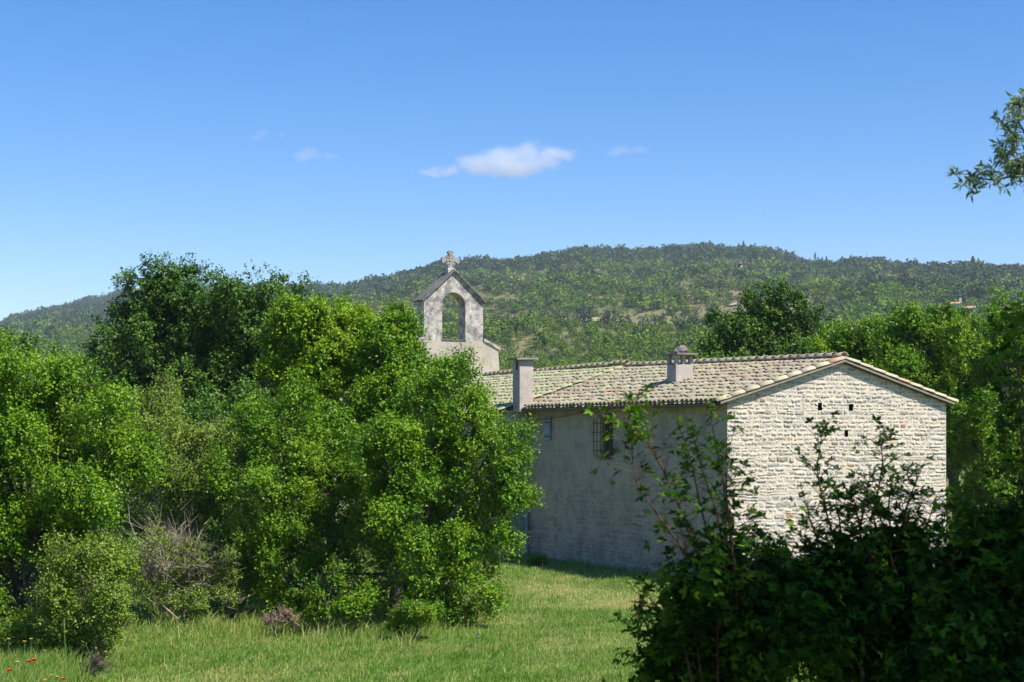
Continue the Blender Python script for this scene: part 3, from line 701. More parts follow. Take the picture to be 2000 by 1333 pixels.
# gutter
mb = MB(); n_ = 16; v = []; f = []; seg = 8
for i in range(n_ + 1):
    y_ = .06 + (10.62 - .06) * i / n_
    for k in range(seg + 1):
        q = math.pi * k / seg; v.append((-.40 + .068 * math.cos(q), y_, 4.455 - .01 * math.sin(i * .7) - .068 * math.sin(q)))
for i in range(n_):
    for k in range(seg): a = i * (seg + 1) + k; f.append((a, a + 1, a + seg + 2, a + seg + 1))
f += [tuple(range(seg + 1)), tuple(n_ * (seg + 1) + k for k in range(seg, -1, -1))]
mb.add(v, f); mb.build('gutter', M['gutter'], ch, smooth_sh=True)
mb = MB(); mb.box(-.468, -.33, .035, .058, 4.39, 4.462); mb.build('gutter_end', M['pipe'], ch)

# chimneys
def chimney(x, y, w, dpt, z0, z1, openz=None):
    mb = MB()
    if openz is None: mb.box(x, x + w, y, y + dpt, z0, z1)
    else: mb.box(x, x + w, y, y + dpt, z0, openz)
    c = mb.build('chimney', M['chimney'], ch, bevel=.015)
    return c
c1 = chimney(-.52, 10.04, .47, .46, 4.36, 5.93)
mb = MB(); mb.box(-.524, -.515, 10.16, 10.26, 5.62, 5.91); mb.build('flue_slot', M['void'], c1)
mb = MB(); mb.add([(x_ - .16, y_, z_ + .03) for x_, y_, z_ in [(-.50, 9.92, 5.905), (.20, 9.90, 5.925), (.18, 10.62, 5.93), (-.48, 10.6, 5.91), (-.49, 9.93, 5.955), (.19, 9.91, 5.975), (.17, 10.61, 5.98), (-.47, 10.59, 5.96)]],
   [(3, 2, 1, 0), (4, 5, 6, 7), (0, 1, 5, 4), (1, 2, 6, 5), (2, 3, 7, 6), (3, 0, 4, 7)]); mb.build('chimney_cap', M['slab'], c1)
X2, Y2 = 1.45, 4.5
c2 = chimney(X2, Y2, .56, .46, 4.7, 5.9, openz=5.62)
for (a, b, e, g_) in ((0, .10, 0, .10), (.46, .56, 0, .10), (0, .10, .36, .46), (.46, .56, .36, .46), (.2, .3, 0, .08)):
    mb = MB(); mb.box(X2 + a, X2 + b, Y2 + e, Y2 + g_, 5.622, 5.885); mb.build('flue_post', M['chimney'], c2)
rg2 = random.Random(3)
mb = MB(); poly = []
for k in range(14):
    q = 2 * math.pi * k / 14; sq = 1 / max(abs(math.cos(q)), abs(math.sin(q))); rr_ = .43 * (sq ** .8) * (1 + rg2.uniform(-.05, .05)); poly.append((X2 + .28 + rr_ * math.cos(q), Y2 + .23 + rr_ * .9 * math.sin(q)))
mb.add([(a, b, 5.888) for a, b in poly] + [(a, b, 5.935 + rg2.uniform(-.01, .01)) for a, b in poly], [tuple(range(13, -1, -1)), tuple(range(14, 28))] + [(i, (i + 1) % 14, (i + 1) % 14 + 14, i + 14) for i in range(14)])
mb.build('chimney_cap', M['slab'], c2)
def ch_world(x, y, z): c_, s_ = math.cos(AN), math.sin(AN); return np.array((5.25 + x * c_ - y * s_, 37.5 + x * s_ + y * c_, z))
# rock weighing down the cap
bm = bmesh.new(); bmesh.ops.create_icosphere(bm, subdivisions=4, radius=1)
for v in bm.verts:
    n = v.co.normalized(); k = 1 + .16 * math.sin(n.x * 4 + 1) + .12 * math.sin(n.y * 7 + 2) * math.cos(n.z * 5) + .07 * math.sin(n.x * 17 + n.z * 13) + .05 * math.sin(n.y * 25 + n.z * 9)
    v.co = Vector((n.x * .21 * k, n.y * .17 * k, max(n.z * .125 * k, -.07)))
me = bpy.data.meshes.new('rock'); bm.to_mesh(me); bm.free(); me.materials.append(M['rock'])
o = bpy.data.objects.new('rock', me); COL.objects.link(o); p = ch_world(X2 + .30, Y2 + .2, 6.005); o.location = tuple(p); o.rotation_euler = (0, 0, .5)
tag(o, 'pitted grey rock lying on the slab of the right hand chimney', 'rock')

# bell gable
BY0, BY1 = 23.42, 24.12; bz = lambda z: z
def arch_poly(cx, hw, z0, zs, n=14):
    return [(cx - hw, z0)] + [(cx - hw * math.cos(math.pi * k / n), zs + hw * math.sin(math.pi * k / n)) for k in range(n + 1)] + [(cx + hw, z0)]
def ring_prism(mb, left, right, y0, y1): pass
bell = empty('bell_gable', (RX, BY0, 0)); bell.parent = ch
# base wall with battered right edge and sloping shoulders
def bprism(name, poly, y0, y1, mat, bevel=0.0, par=None):
    mb = MB(); mb.prism([(x, z) for x, z in poly], y0, y1); return mb.build(name, mat, par or bell, bevel=bevel)
bprism('base_wall', [(-2.08, 4.4), (2.15, 4.4), (1.98, 6.3), (1.92, 7.02), (1.29, 7.33), (-1.29, 7.33), (-1.92, 7.02), (-1.98, 6.3)], 0, .72, M['belfry_render'])
for s in (-1, 1):
    pts = [(s * 1.285, 7.335), (s * 2.0, 6.99), (s * 2.03, 7.09), (s * 1.285, 7.46)]
    bprism('shoulder_coping', pts if s < 0 else pts[::-1], -.05, .77, M['ashlar'], .015)
# piers + arch as quads strips around the opening
n = 16; hw = .5; zs = 8.72; z0b = 7.335
inner = arch_poly(0, hw, z0b, zs, n)
def outer_at(p):
    x, z = p
    if z <= 8.45: return (-1.265 if x < 0 else 1.265, z)
    return None
outerL = []
mb = MB()
hp = 10.0; he = 8.85                                  # apex and eave of the gable
def ztop(x): return hp - (hp - he) * abs(x) / 1.265
v = []; f = []
xs_in = [-hw * math.cos(math.pi * k / n) for k in range(n + 1)]; zs_in = [zs + hw * math.sin(math.pi * k / n) for k in range(n + 1)]
yf, yb = 0.02, .68
def quad_col(pa, pb, pc, pd):                          # front face polygon and its back twin
    i = len(v)
    for yy in (yf, yb): v.extend([(pa[0], yy, pa[1]), (pb[0], yy, pb[1]), (pc[0], yy, pc[1]), (pd[0], yy, pd[1])])
    f.append((i, i + 1, i + 2, i + 3)); f.append((i + 7, i + 6, i + 5, i + 4))
for s in (-1, 1): 
    a, b = (-1.265, -hw) if s < 0 else (hw, 1.265)
    quad_col((a, z0b), (b, z0b), (b, zs), (a, zs))
    quad_col((a, zs), (b, zs), (b, ztop(b)), (a, ztop(a)))
for k in range(n): quad_col((xs_in[k], zs_in[k]), (xs_in[k + 1], zs_in[k + 1]), (xs_in[k + 1], ztop(xs_in[k + 1])), (xs_in[k], ztop(xs_in[k])))
def side_strip(pts):
    i = len(v)
    for (x, z) in pts: v.extend([(x, yf, z), (x, yb, z)])
    for k in range(len(pts) - 1): f.append((i + 2 * k, i + 2 * k + 1, i + 2 * k + 3, i + 2 * k + 2))
side_strip([(-hw, z0b)] + list(zip(xs_in, zs_in)) + [(hw, z0b)])
side_strip([(1.265, z0b), (1.265, ztop(1.265)), (0, hp), (-1.265, ztop(1.265)), (-1.265, z0b)])
mb.add(v, f); mb.build('arch', M['ashlar'], bell)
mb = MB(); mb.box(-.52, .52, -.035, .735, 7.335, 7.375); mb.build('sill', M['coping'], bell)
# two-step stone coping on the slopes
for (off, ex, th_, y0_, y1_, mat, nm) in ((0, .03, .055, -.04, .74, M['ashlar'], 'moulding'), (.057, .10, .075, -.10, .80, M['coping'], 'coping')):
    mb = MB()
    for s in (-1, 1):
        x1 = s * (1.265 + ex); za = hp + off + .0; zb = ztop(1.265 + ex) + off
        poly = [(0, za), (x1, zb), (x1, zb + th_), (0, za + th_)]
        mb.prism(poly if s > 0 else poly[::-1], y0_, y1_)
    mb.build(nm, mat, bell)
mb = MB(); mb.box(-.17, .17, .18, .54, 9.93, 10.17); ped = mb.build('pedestal', M['ashlar'], bell, bevel=.02)
# ringed cross with flared, lobed arms
cr = MB(); cz_ = 10.50; y0_, y1_ = .29, .43
for a in range(4):
    q = a * math.pi / 2; c_, s_ = math.cos(q), math.sin(q)
    L_ = .37
    poly = [(.0, -.05), (.18, -.045), (.27, -.09), (.32, -.13), (L_, -.085), (L_ + .02, 0), (L_, .085), (.32, .13), (.27, .09), (.18, .045), (0, .05)]
    cr.prism([(x * c_ - z * s_, cz_ + x * s_ + z * c_) for x, z in poly], y0_ - .003 * (a % 2), y1_ + .003 * (a % 2))
for k in range(24):
    q0, q1 = 2 * math.pi * k / 24, 2 * math.pi * (k + 1) / 24
    cr.prism([(r_ * math.cos(q), cz_ + r_ * math.sin(q)) for r_, q in ((.165, q0), (.245, q0), (.245, q1), (.165, q1))], y0_ + .03, y1_ - .03)
for a in range(4):
    q = a * math.pi / 2 + math.pi / 4
    cr.tube([(.15 * math.cos(q), .30, cz_ + .15 * math.sin(q)), (.15 * math.cos(q), .42, cz_ + .15 * math.sin(q))], .055, 10)
cr.tube([(0, .27, cz_), (0, .45, cz_)], .06, 12)
cr.build('cross', M['cross_stone'], bell)

# ---------------------------------------------------------------- trees and shrubs
def noise3(p, scale, seed):
    r_ = np.random.RandomState(seed); v = 0
    for k in range(7):
        d = r_.normal(size=3); d /= np.linalg.norm(d); f = (.7 + .7 * r_.rand()) / scale * 6.283
        v = v + np.sin(p @ d * f + r_.rand() * 6.283 + 1.2 * np.sin(p @ r_.normal(size=3) * f * .3))
    return v / 2.65
def build_crown(rng, lobes, n_twig, n_leaf, twig_len, leaf, spread=.5, density_in=.15, up=.5):
    """lobes: (centre, radii). Leaves sit on twigs, twigs on small clumps, clumps on the lobes."""
    subs = []; w = []; ax = []
    for c, r in lobes:
        area = (r[0] * r[2] + r[0] * r[1]); ns = max(7, int(10.5 * area ** .5))
        d = rdir(rng, ns); d[:, 2] = d[:, 2] * .9 + .12
        rs_ = rng.uniform(.15, .38, ns) * (1 + .25 * (rng.rand(ns) < .2)); cc = c + d * r * rng.uniform(.5, 1.0, ns)[:, None]
        rm = r.mean() * rs_; a_ = d * .8 + np.array([0, 0, .75]) + .35 * rdir(rng, ns); a_ /= np.linalg.norm(a_, axis=1, keepdims=True)
        for k in range(ns): subs.append((cc[k], rm[k], d[k])); w.append(rm[k] ** 2); ax.append(a_[k])
    SC = np.array([s[0] for s in subs]); SR = np.array([s[1] for s in subs]); SD = np.array([s[2] for s in subs]); AX = np.array(ax); w = np.array(w); w /= w.sum()
    st = rng.rand(len(subs))
    i = rng.choice(len(subs), n_twig, p=w)
    d2 = rdir(rng, n_twig) + AX[i] * .55; d2 /= np.linalg.norm(d2, axis=1, keepdims=True)
    rad = np.where(rng.rand(n_twig) < density_in, rng.uniform(0, .7, n_twig), rng.uniform(.72, 1.08, n_twig))
    pk = (rng.rand(n_twig) < .10) & (d2[:, 2] > -.1); rad = np.where(pk, rad * rng.uniform(1.1, 1.6, n_twig), rad)
    along = (d2 * AX[i]).sum(1, keepdims=True)
    T0 = SC[i] + (d2 * .82 + AX[i] * along * .65) * (SR[i] * rad)[:, None]
    TD = d2 + .5 * rdir(rng, n_twig) + np.array([0, 0, up * .6]); TD /= np.linalg.norm(TD, axis=1, keepdims=True)
    tl = twig_len * rng.uniform(.5, 1.3, n_twig)
    n = n_twig * n_leaf; k = np.repeat(np.arange(n_twig), n_leaf); t = rng.rand(n)
    Pn = T0[k] + TD[k] * (tl[k] * t)[:, None] + rdir(rng, n) * (tl[k] * spread * .35)[:, None]
    D = TD[k] * .4 + rdir(rng, n) * 1.0 + np.array([0, 0, -.15])
    N = d2[k] * .75 + rdir(rng, n) * .50 + np.array([.1, -.06, .55])
    Sz = leaf * rng.uniform(.6, 1.25, n)
    tint = np.clip(st[i][k] * .6 + .4 * rng.rand(n_twig)[k] + .15 * (t > .75), 0, 1)
    return Pn, D, N, Sz, tint, subs, (T0, TD, tl)

TREES = []
def tree(name, label, cat, d, lobes_px, mat, base_px, n_leaf=36000, leaf=.075, seed=1, trunk_r=.12, tmpl='oval', group=None, squash=1.0, twigs=260, twig_mat=None, up=.5, multi=1, ybase=None, tw=.28, gap=1.1):
    n_leaf = int(n_leaf * 2.5); leaf *= .82; rng = np.random.RandomState(seed)
    bd = d if ybase is None else ybase
    bx = (base_px - HX) / F * bd
    base = np.array((bx, bd, float(ground_z(bx, bd))))
    root = empty(name, base); tag(root, label, cat, group)
    lobes = []
    for L in lobes_px:
        px, py_, rx, ry = L[:4]; dd = L[4] if len(L) > 4 else rng.uniform(-.5, .5) * rx / F * d
        c = P(px, py_, d + dd); k = (d + dd) / F
        lobes.append((c, np.array((rx * k, squash * (rx + ry) / 2 * k, ry * k))))
    per = 10
    Pn, D, N, Sz, tint, subs, (T0, TD, tl) = build_crown(rng, lobes, n_leaf // per, per, tw, leaf, up=up)
    tm, tf = (KITE * np.array([1, 1.25, 1]), KF)
    ok = (Pn[:, 2] > base[2] + .03) & (noise3(Pn, gap, seed) + .6 * noise3(Pn, gap * .38, seed + 1) + .35 * rng.normal(size=len(Pn)) > -.62); Pn, D, N, Sz, tint = Pn[ok], D[ok], N[ok], Sz[ok], tint[ok]
    v, f = leafbatch(Pn, D, N, Sz, tm, tf); kk = len(tm)
    np_mesh('crown', v, f, mat, root, {'rnd': np.repeat(rng.rand(len(Pn)), kk), 'tint': np.repeat(tint, kk)})
    # limbs
    mb = MB(); mb.rng = random.Random(seed)
    zt = np.mean([c for c, r in lobes], 0)
    stems = []
    for m_ in range(multi):
        off = (rng.rand(3) - .5) * (.5 if multi > 1 else 0); off[2] = 0
        top = base * .35 + zt * .65 + (rng.rand(3) - .5) * (.8 if multi > 1 else .2)
        q0 = base + off; mid = (q0 + top) / 2 + (rng.rand(3) - .5) * .25
        stems.append((q0, mid, top)); r0 = trunk_r / multi ** .5
        mb.tube([q0 - base + (0, 0, -.15), q0 * .6 + mid * .4 - base, mid - base, top - base], [r0 * 1.2, r0, r0 * .85, r0 * .55], 8)
    for li, (c, r) in enumerate(lobes):
        q0, mid, top = stems[li % len(stems)]; s0 = mid if li % 2 else top
        b1 = (s0 + c) / 2 + (rng.rand(3) - .5) * .3; b1[2] += .1
        mb.tube([s0 - base, b1 - base, c - base], [trunk_r * .5, trunk_r * .3, trunk_r * .18], 6)
    sb = [subs[i] for i in rng.choice(len(subs), min(len(subs), 90), replace=False)]
    LC = np.array([c for c, r in lobes])
    for (sc_, sr, sd) in sb:
        c = LC[np.argmin(((LC - sc_) ** 2).sum(1))]; mid = (c + sc_) / 2 + (rng.rand(3) - .5) * .15
        e = sc_ + sd * sr * .5
        mb.tube([c - base, mid - base, e - base], [trunk_r * .16, trunk_r * .1, .006], 5)
    ids = rng.choice(len(T0), min(len(T0), twigs), replace=False)
    for i in ids:
        a = T0[i] - TD[i] * tl[i] * .6; mb.tube([a - base, T0[i] + TD[i] * tl[i] - base], [.007, .003], 3)
    mb.build('trunk', twig_mat or M['bark'], root)
    return root

# --- left side, back to front
tree('oak_tree', 'tallest dark green oak with twin pointed top on the left', 'oak tree', 46,
     [(340, 545, 44, 36), (320, 585, 72, 52), (400, 590, 75, 60), (290, 620, 80, 55), (240, 660, 60, 55), (350, 680, 120, 90), (225, 730, 50, 60), (290, 770, 100, 80), (420, 700, 90, 90), (380, 790, 110, 80), (250, 830, 80, 70), (215, 690, 42, 50), (200, 770, 50, 60)], M['oak'], 330, 62000, .10, 11, .2)
tree('oak_tree', 'broad dark green oak right behind the yellow green maple', 'oak tree', 44.5,
     [(505, 565, 55, 38), (560, 595, 60, 40), (450, 590, 50, 50), (605, 630, 40, 45), (530, 650, 95, 75), (470, 700, 80, 80), (590, 720, 80, 90), (500, 780, 120, 90), (620, 820, 90, 80), (400, 850, 110, 80)], M['oak'], 520, 56000, .10, 12, .2)
tree('oak_tree', 'small dark tree at the left edge behind the big leafy one', 'oak tree', 34,
     [(28, 685, 50, 38), (-40, 720, 80, 60), (90, 740, 70, 50), (0, 800, 120, 80), (-150, 760, 100, 100)], M['oak'], 10, 26000, .085, 13, .14)
tree('hazel_bush', 'dark hedge bush behind the pale scrub on the left', 'bush', 38,
     [(230, 880, 110, 80), (330, 900, 100, 90), (470, 920, 110, 90), (200, 990, 90, 90), (420, 1010, 120, 70)], M['oak'], 330, 34000, .085, 14, .1, multi=3)
tree('maple_tree', 'yellow green young maple, the brightest crown in the middle of the grove', 'maple tree', 33.5,
     [(640, 628, 60, 38), (585, 655, 55, 45), (700, 640, 45, 38), (640, 680, 85, 55), (550, 695, 35, 28), (720, 690, 50, 50), (600, 740, 90, 50), (690, 750, 80, 55)], M['maple_yellow'], 650, 40000, .075, 15, .12, tmpl='maple')
tree('maple_tree', 'green maple whose round top touches the bell gable', 'maple tree', 32.5,
     [(785, 632, 38, 32), (770, 670, 55, 45), (812, 668, 26, 30), (740, 720, 60, 55), (810, 735, 60, 50), (870, 735, 45, 35), (770, 790, 100, 70), (660, 830, 90, 70), (870, 800, 60, 60)], M['maple'], 770, 42000, .075, 16, .12, tmpl='maple')
tree('maple_tree', 'wide spreading maple reaching across the corner of the chapel wall', 'maple tree', 29.5,
     [(900, 745, 50, 40), (870, 800, 75, 60), (930, 830, 60, 48), (965, 870, 55, 45), (830, 880, 100, 60), (995, 905, 45, 45), (1015, 965, 32, 36), (930, 930, 90, 60), (750, 930, 80, 75), (1000, 985, 45, 35), (900, 1010, 100, 55), (790, 1010, 90, 65), (950, 1060, 60, 45), (740, 1060, 60, 50), (850, 1090, 90, 55), (920, 1130, 60, 55), (750, 1150, 60, 50), (860, 1180, 75, 45), (960, 1180, 24, 34), (715, 900, 60, 60, 2.2), (700, 990, 70, 60, 2.0), (840, 960, 70, 60, 1.5), (700, 1190, 50, 40, .8), (770, 1215, 50, 28, .4), (900, 1205, 50, 25), (680, 1120, 60, 60, 2.0), (720, 1060, 60, 60, 1.8)], M['maple'], 800, 84000, .066, 17, .12, tmpl='maple', multi=3, twigs=500)
tree('maple_bush', 'mid green bushy maple between the dark hollow and the pale scrub', 'bush', 30.5,
     [(560, 830, 70, 55), (510, 880, 70, 60), (600, 900, 80, 60), (520, 960, 90, 60), (630, 970, 75, 60), (560, 1030, 80, 55), (660, 1050, 50, 50), (620, 1100, 70, 50), (540, 1120, 60, 45), (600, 1175, 65, 45), (480, 1050, 60, 50), (500, 1150, 60, 45, .6), (560, 1200, 60, 28, .5), (430, 1130, 50, 50, 1.0)], M['maple'], 590, 54000, .062, 18, .09, tmpl='maple', multi=3, twigs=400)
tree('scrub_bush', 'pale yellow green loose scrub with bare twigs showing', 'bush', 31.5,
     [(325, 775, 28, 40), (300, 820, 55, 45), (380, 840, 65, 50), (330, 890, 90, 55), (440, 900, 50, 60), (290, 950, 70, 50), (390, 970, 80, 55), (340, 1030, 80, 45), (440, 1030, 50, 40), (250, 1050, 60, 50), (270, 1130, 60, 45, 1), (380, 1130, 90, 45, 1.2), (460, 1110, 50, 50, .8)], M['olive'], 350, 34000, .058, 19, .07, multi=4, twigs=900, twig_mat=M['twig'])
tree('elm_tree', 'large leafy mid green tree filling the left edge', 'elm tree', 25.5,
     [(55, 735, 75, 45), (150, 775, 65, 45), (-20, 765, 100, 75), (60, 800, 110, 70), (200, 820, 60, 55), (-110, 880, 110, 110), (110, 890, 120, 70), (230, 900, 60, 60), (20, 950, 120, 80), (180, 980, 90, 65), (270, 930, 30, 40), (-60, 1040, 120, 90), (80, 1050, 110, 65), (190, 1060, 60, 50), (20, 1140, 90, 60), (-80, 1180, 100, 70), (60, 1210, 70, 40), (-40, 1240, 80, 35), (110, 1170, 70, 50, .8), (150, 1110, 60, 50, .8), (20, 1255, 60, 22)], M['maple'], 40, 98000, .060, 20, .13, twigs=500)
tree('olive_bush', 'yellowish leaved bush leaning out over a dark hollow at lower left', 'bush', 24,
     [(150, 1085, 50, 35), (185, 1130, 60, 45), (130, 1150, 50, 40), (215, 1180, 45, 40), (150, 1215, 45, 35), (225, 1235, 30, 25), (120, 1250, 50, 35, .3), (185, 1275, 38, 26), (80, 1225, 50, 40, .5), (150, 1290, 45, 22, .3)], M['olive'], 165, 17000, .050, 21, .05, multi=3, twigs=260)
tree('box_bush', 'small rounded bright green bush on the grass edge under the big maple', 'bush', 27.8,
     [(800, 1205, 36, 24, 0), (830, 1203, 30, 22, 0), (780, 1225, 24, 20, 0)], M['maple'], 808, 9000, .036, 22, .03, multi=3, tw=.12, gap=.5)
tree('maple_bush', 'low sprig of fresh leaves in front of the dark hollow', 'bush', 28.4,
     [(640, 1150, 26, 26, 0), (655, 1110, 20, 20, 0), (625, 1185, 28, 18, 0), (705, 1190, 30, 26, 0)], M['maple'], 650, 6500, .055, 23, .025, tmpl='maple', multi=3, tw=.2)
tree('dead_bush', 'rust brown dead bush at the grass edge left of the hollow', 'dead bush', 28.2,
     [(550, 1206, 15, 9, 0), (572, 1212, 11, 6, 0), (530, 1214, 12, 6, 0)], M['dead'], 550, 1300, .04, 24, .02, multi=4, tw=.14, twig_mat=M['twig'])
tree('ivy_bush', 'little bush at the foot of the chapel wall by the downpipe', 'bush', 43,
     [(1046, 1098, 14, 9, 0), (1060, 1102, 12, 7, 0)], M['maple'], 1050, 900, .06, 25, .015, multi=2, tw=.15)
# --- right side behind the chapel
tree('oak_tree', 'oak with three pointed crowns rising behind the chapel ridge', 'oak tree', 57,
     [(1500, 590, 45, 36), (1480, 625, 50, 40), (1535, 625, 40, 40), (1425, 640, 40, 32), (1588, 635, 28, 42), (1450, 675, 60, 40), (1520, 680, 70, 50), (1595, 690, 45, 45), (1480, 730, 110, 50), (1590, 750, 90, 50)], M['oak'], 1510, 50000, .12, 31, .2)
tree('oak_tree', 'low green tree just right of the chapel apex', 'oak tree', 53,
     [(1640, 665, 35, 28), (1690, 675, 50, 36), (1735, 660, 35, 28), (1650, 720, 60, 50), (1720, 725, 80, 55), (1700, 790, 100, 60)], M['maple'], 1690, 34000, .11, 32, .16)
tree('maple_tree', 'broad mid green maple over the right slope of the chapel roof', 'maple tree', 50,
     [(1800, 640, 50, 38), (1760, 675, 50, 42), (1850, 655, 50, 38), (1800, 710, 80, 60), (1890, 700, 60, 60), (1790, 790, 80, 60), (1870, 790, 80, 70), (1920, 640, 40, 34), (1900, 880, 50, 80)], M['maple'], 1880, 62000, .10, 33, .2)
tree('maple_tree', 'tall green tree at the right edge beyond the chapel', 'maple tree', 47,
     [(1965, 600, 38, 36), (2010, 640, 55, 55), (1960, 680, 50, 50), (2000, 750, 80, 70), (1950, 830, 70, 70), (2040, 860, 80, 80), (1920, 910, 50, 60), (1980, 950, 80, 70), (1930, 1010, 60, 60), (2020, 1040, 80, 70), (1900, 1080, 45, 50), (1960, 1110, 80, 50), (1872, 960, 34, 60), (1876, 1040, 34, 50), (1880, 840, 40, 60)], M['maple'], 1990, 76000, .092, 34, .2)

# dead brushwood heap at the left grass edge
def brush(name, label, cat, d, ell, n, seed, mat, ln=.8):
    rng = np.random.RandomState(seed); px, py_, rx, ry = ell; c = P(px, py_, d); k = d / F
    root = empty(name, (c[0], c[1], float(ground_z(c[0], c[1])))); tag(root, label, cat); b = np.array(root.location)
    mb = MB()
    for i in range(n):
        q = rdir(rng, 1)[0] * rng.rand() ** .4; p = c + q * np.array((rx * k, rx * k * .6, ry * k)); p[2] = max(p[2], b[2] + .05)
        t = rdir(rng, 1)[0]; t[2] = abs(t[2]) * .8 + .1; t /= np.linalg.norm(t); L_ = ln * rng.uniform(.4, 1.3); bend = rdir(rng, 1)[0] * L_ * .16
        pts = [p - b, p + t * L_ * .35 + bend * .7 - b, p + t * L_ * .7 + bend - b, p + t * L_ + bend * .3 - b]; r_ = rng.uniform(.004, .012)
        mb.tube(pts, [r_, r_ * .8, r_ * .6, r_ * .3], 4)
        for j in range(3):
            s = pts[1 + j % 2]; t2 = t + rdir(rng, 1)[0] * .9; mb.tube([s, s + t2 * L_ * .3], [r_ * .5, r_ * .2], 3)
    mb.build('twigs', mat, root); return root
brush('brushwood', 'grey tangle of dead twigs at the grass edge below the pale scrub', 'brushwood', 30.2, (345, 1110, 95, 62), 420, 61, M['twig'])
brush('brushwood', 'pale dead branches hanging in the dark hollow under the big maple', 'brushwood', 28.9, (775, 1140, 30, 40), 16, 62, M['bark'], .45)
brush('brushwood', 'small heap of dead stalks at the bottom left', 'brushwood', 22.4, (182, 1310, 16, 16), 50, 63, M['bark'], .28)
tree('scrub_bush', 'sparse low scrub growing through the grey twigs', 'bush', 29.8,
     [(330, 1090, 60, 35), (400, 1120, 60, 40), (300, 1150, 60, 30), (450, 1160, 45, 30), (250, 1100, 40, 40), (370, 1180, 70, 25)], M['olive'], 350, 8500, .048, 26, .04, multi=5, twigs=500, twig_mat=M['twig'], tw=.2)

# --- foreground, shaded: maple bushes close to the camera
def near_bush(name, label, d, base_px, lobes, shoots, nleaf, seed):
    rng = np.random.RandomState(seed); bx = (base_px - HX) / F * d
    base = np.array((bx, d, float(ground_z(bx, d)))); root = empty(name, base); tag(root, label, 'bush')
    mb = MB(); Pn = []; D = []; N = []; Sz = []; Ti = []
    LB = []
    for L in lobes:
        dd = L[4] if len(L) > 4 else rng.uniform(-.3, .3); c = P(L[0], L[1], d + dd); k = (d + dd) / F; LB.append((c, np.array((L[2] * k, L[2] * k * .9, L[3] * k))))
    p_, d_, n_, s_, t_, subs, tw = build_crown(rng, LB, nleaf // 6, 6, .2, .042, density_in=.3)
    Pn.append(p_); D.append(d_); N.append(n_); Sz.append(s_); Ti.append(t_)
    for c, r in LB: mb.tube([(0, 0, -.2), (c - base) * .3 + rng.normal(0, .09, 3), (c - base) * .65 + rng.normal(0, .07, 3), c - base], [.016, .013, .009, .005], 6)
    for (sc_, sr, sd) in subs:
        c = min(LB, key=lambda q: ((q[0] - sc_) ** 2).sum())[0]; mb.tube([c - base, (c + sc_) / 2 - base + rng.normal(0, .02, 3), sc_ + sd * sr - base], [.007, .005, .002], 4)
    for (pts, dd, dens) in shoots:
        W3 = [P(x, y, d + dd) for i, (x, y) in enumerate(pts)]
        # densify
        Q = []
        for a, b in zip(W3[:-1], W3[1:]):
            for t in np.linspace(0, 1, 5)[:-1]: Q.append(a * (1 - t) + b * t)
        Q.append(W3[-1]); Q = np.array(Q); n = len(Q); Q[1:-1] = (Q[:-2] + Q[2:] + 2 * Q[1:-1]) / 4
        mb.tube([q - base for q in Q], list(np.linspace(.007, .002, n)), 6)
        for i in range(n):
            fr = i / n
            for s in range(dens):
                if rng.rand() < .62:
                    L_ = rng.uniform(.05, .24) * (1.1 - fr * .6); t = rdir(rng, 1)[0]; t[2] = abs(t[2]) * .6 + .1; t /= np.linalg.norm(t); e = Q[i] + t * L_
                    mb.tube([Q[i] - base, (Q[i] + e) / 2 + (0, 0, .01) - base, e - base], [.003, .0022, .0015], 4); m_ = rng.randint(2, 6)
                    Pn.append(e + rng.normal(0, .028, (m_, 3))); dv = t + rdir(rng, m_) * .8; D.append(dv); N.append(rdir(rng, m_) * .7 + (0, -.1, .9)); Sz.append(.040 * rng.uniform(.6, 1.25, m_)); Ti.append(np.full(m_, min(1, .35 + .6 * fr * rng.rand() + .25 * fr)))
            if fr > .85: m_ = 3; Pn.append(Q[i] + rng.normal(0, .015, (m_, 3))); D.append(rdir(rng, m_) + (0, 0, .6)); N.append(rdir(rng, m_)); Sz.append(.032 * rng.uniform(.6, 1.2, m_)); Ti.append(np.full(m_, 1.0))
    Pn, D, N, Sz, Ti = [np.concatenate(q) for q in (Pn, D, N, Sz, Ti)]
    ok = noise3(Pn, .34, seed) + .6 * noise3(Pn, .14, seed + 1) > (-.75 if d > 8 else -1.1); Pn, D, N, Sz, Ti = Pn[ok], D[ok], N[ok], Sz[ok], Ti[ok]
    v, f = leafbatch(Pn, D, N, Sz, MAPLE * np.array([1, 1.25, 1]), MF)
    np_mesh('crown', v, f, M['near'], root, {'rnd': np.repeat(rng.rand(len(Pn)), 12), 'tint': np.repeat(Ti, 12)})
    mb.build('stems', M['shoot'], root); return root
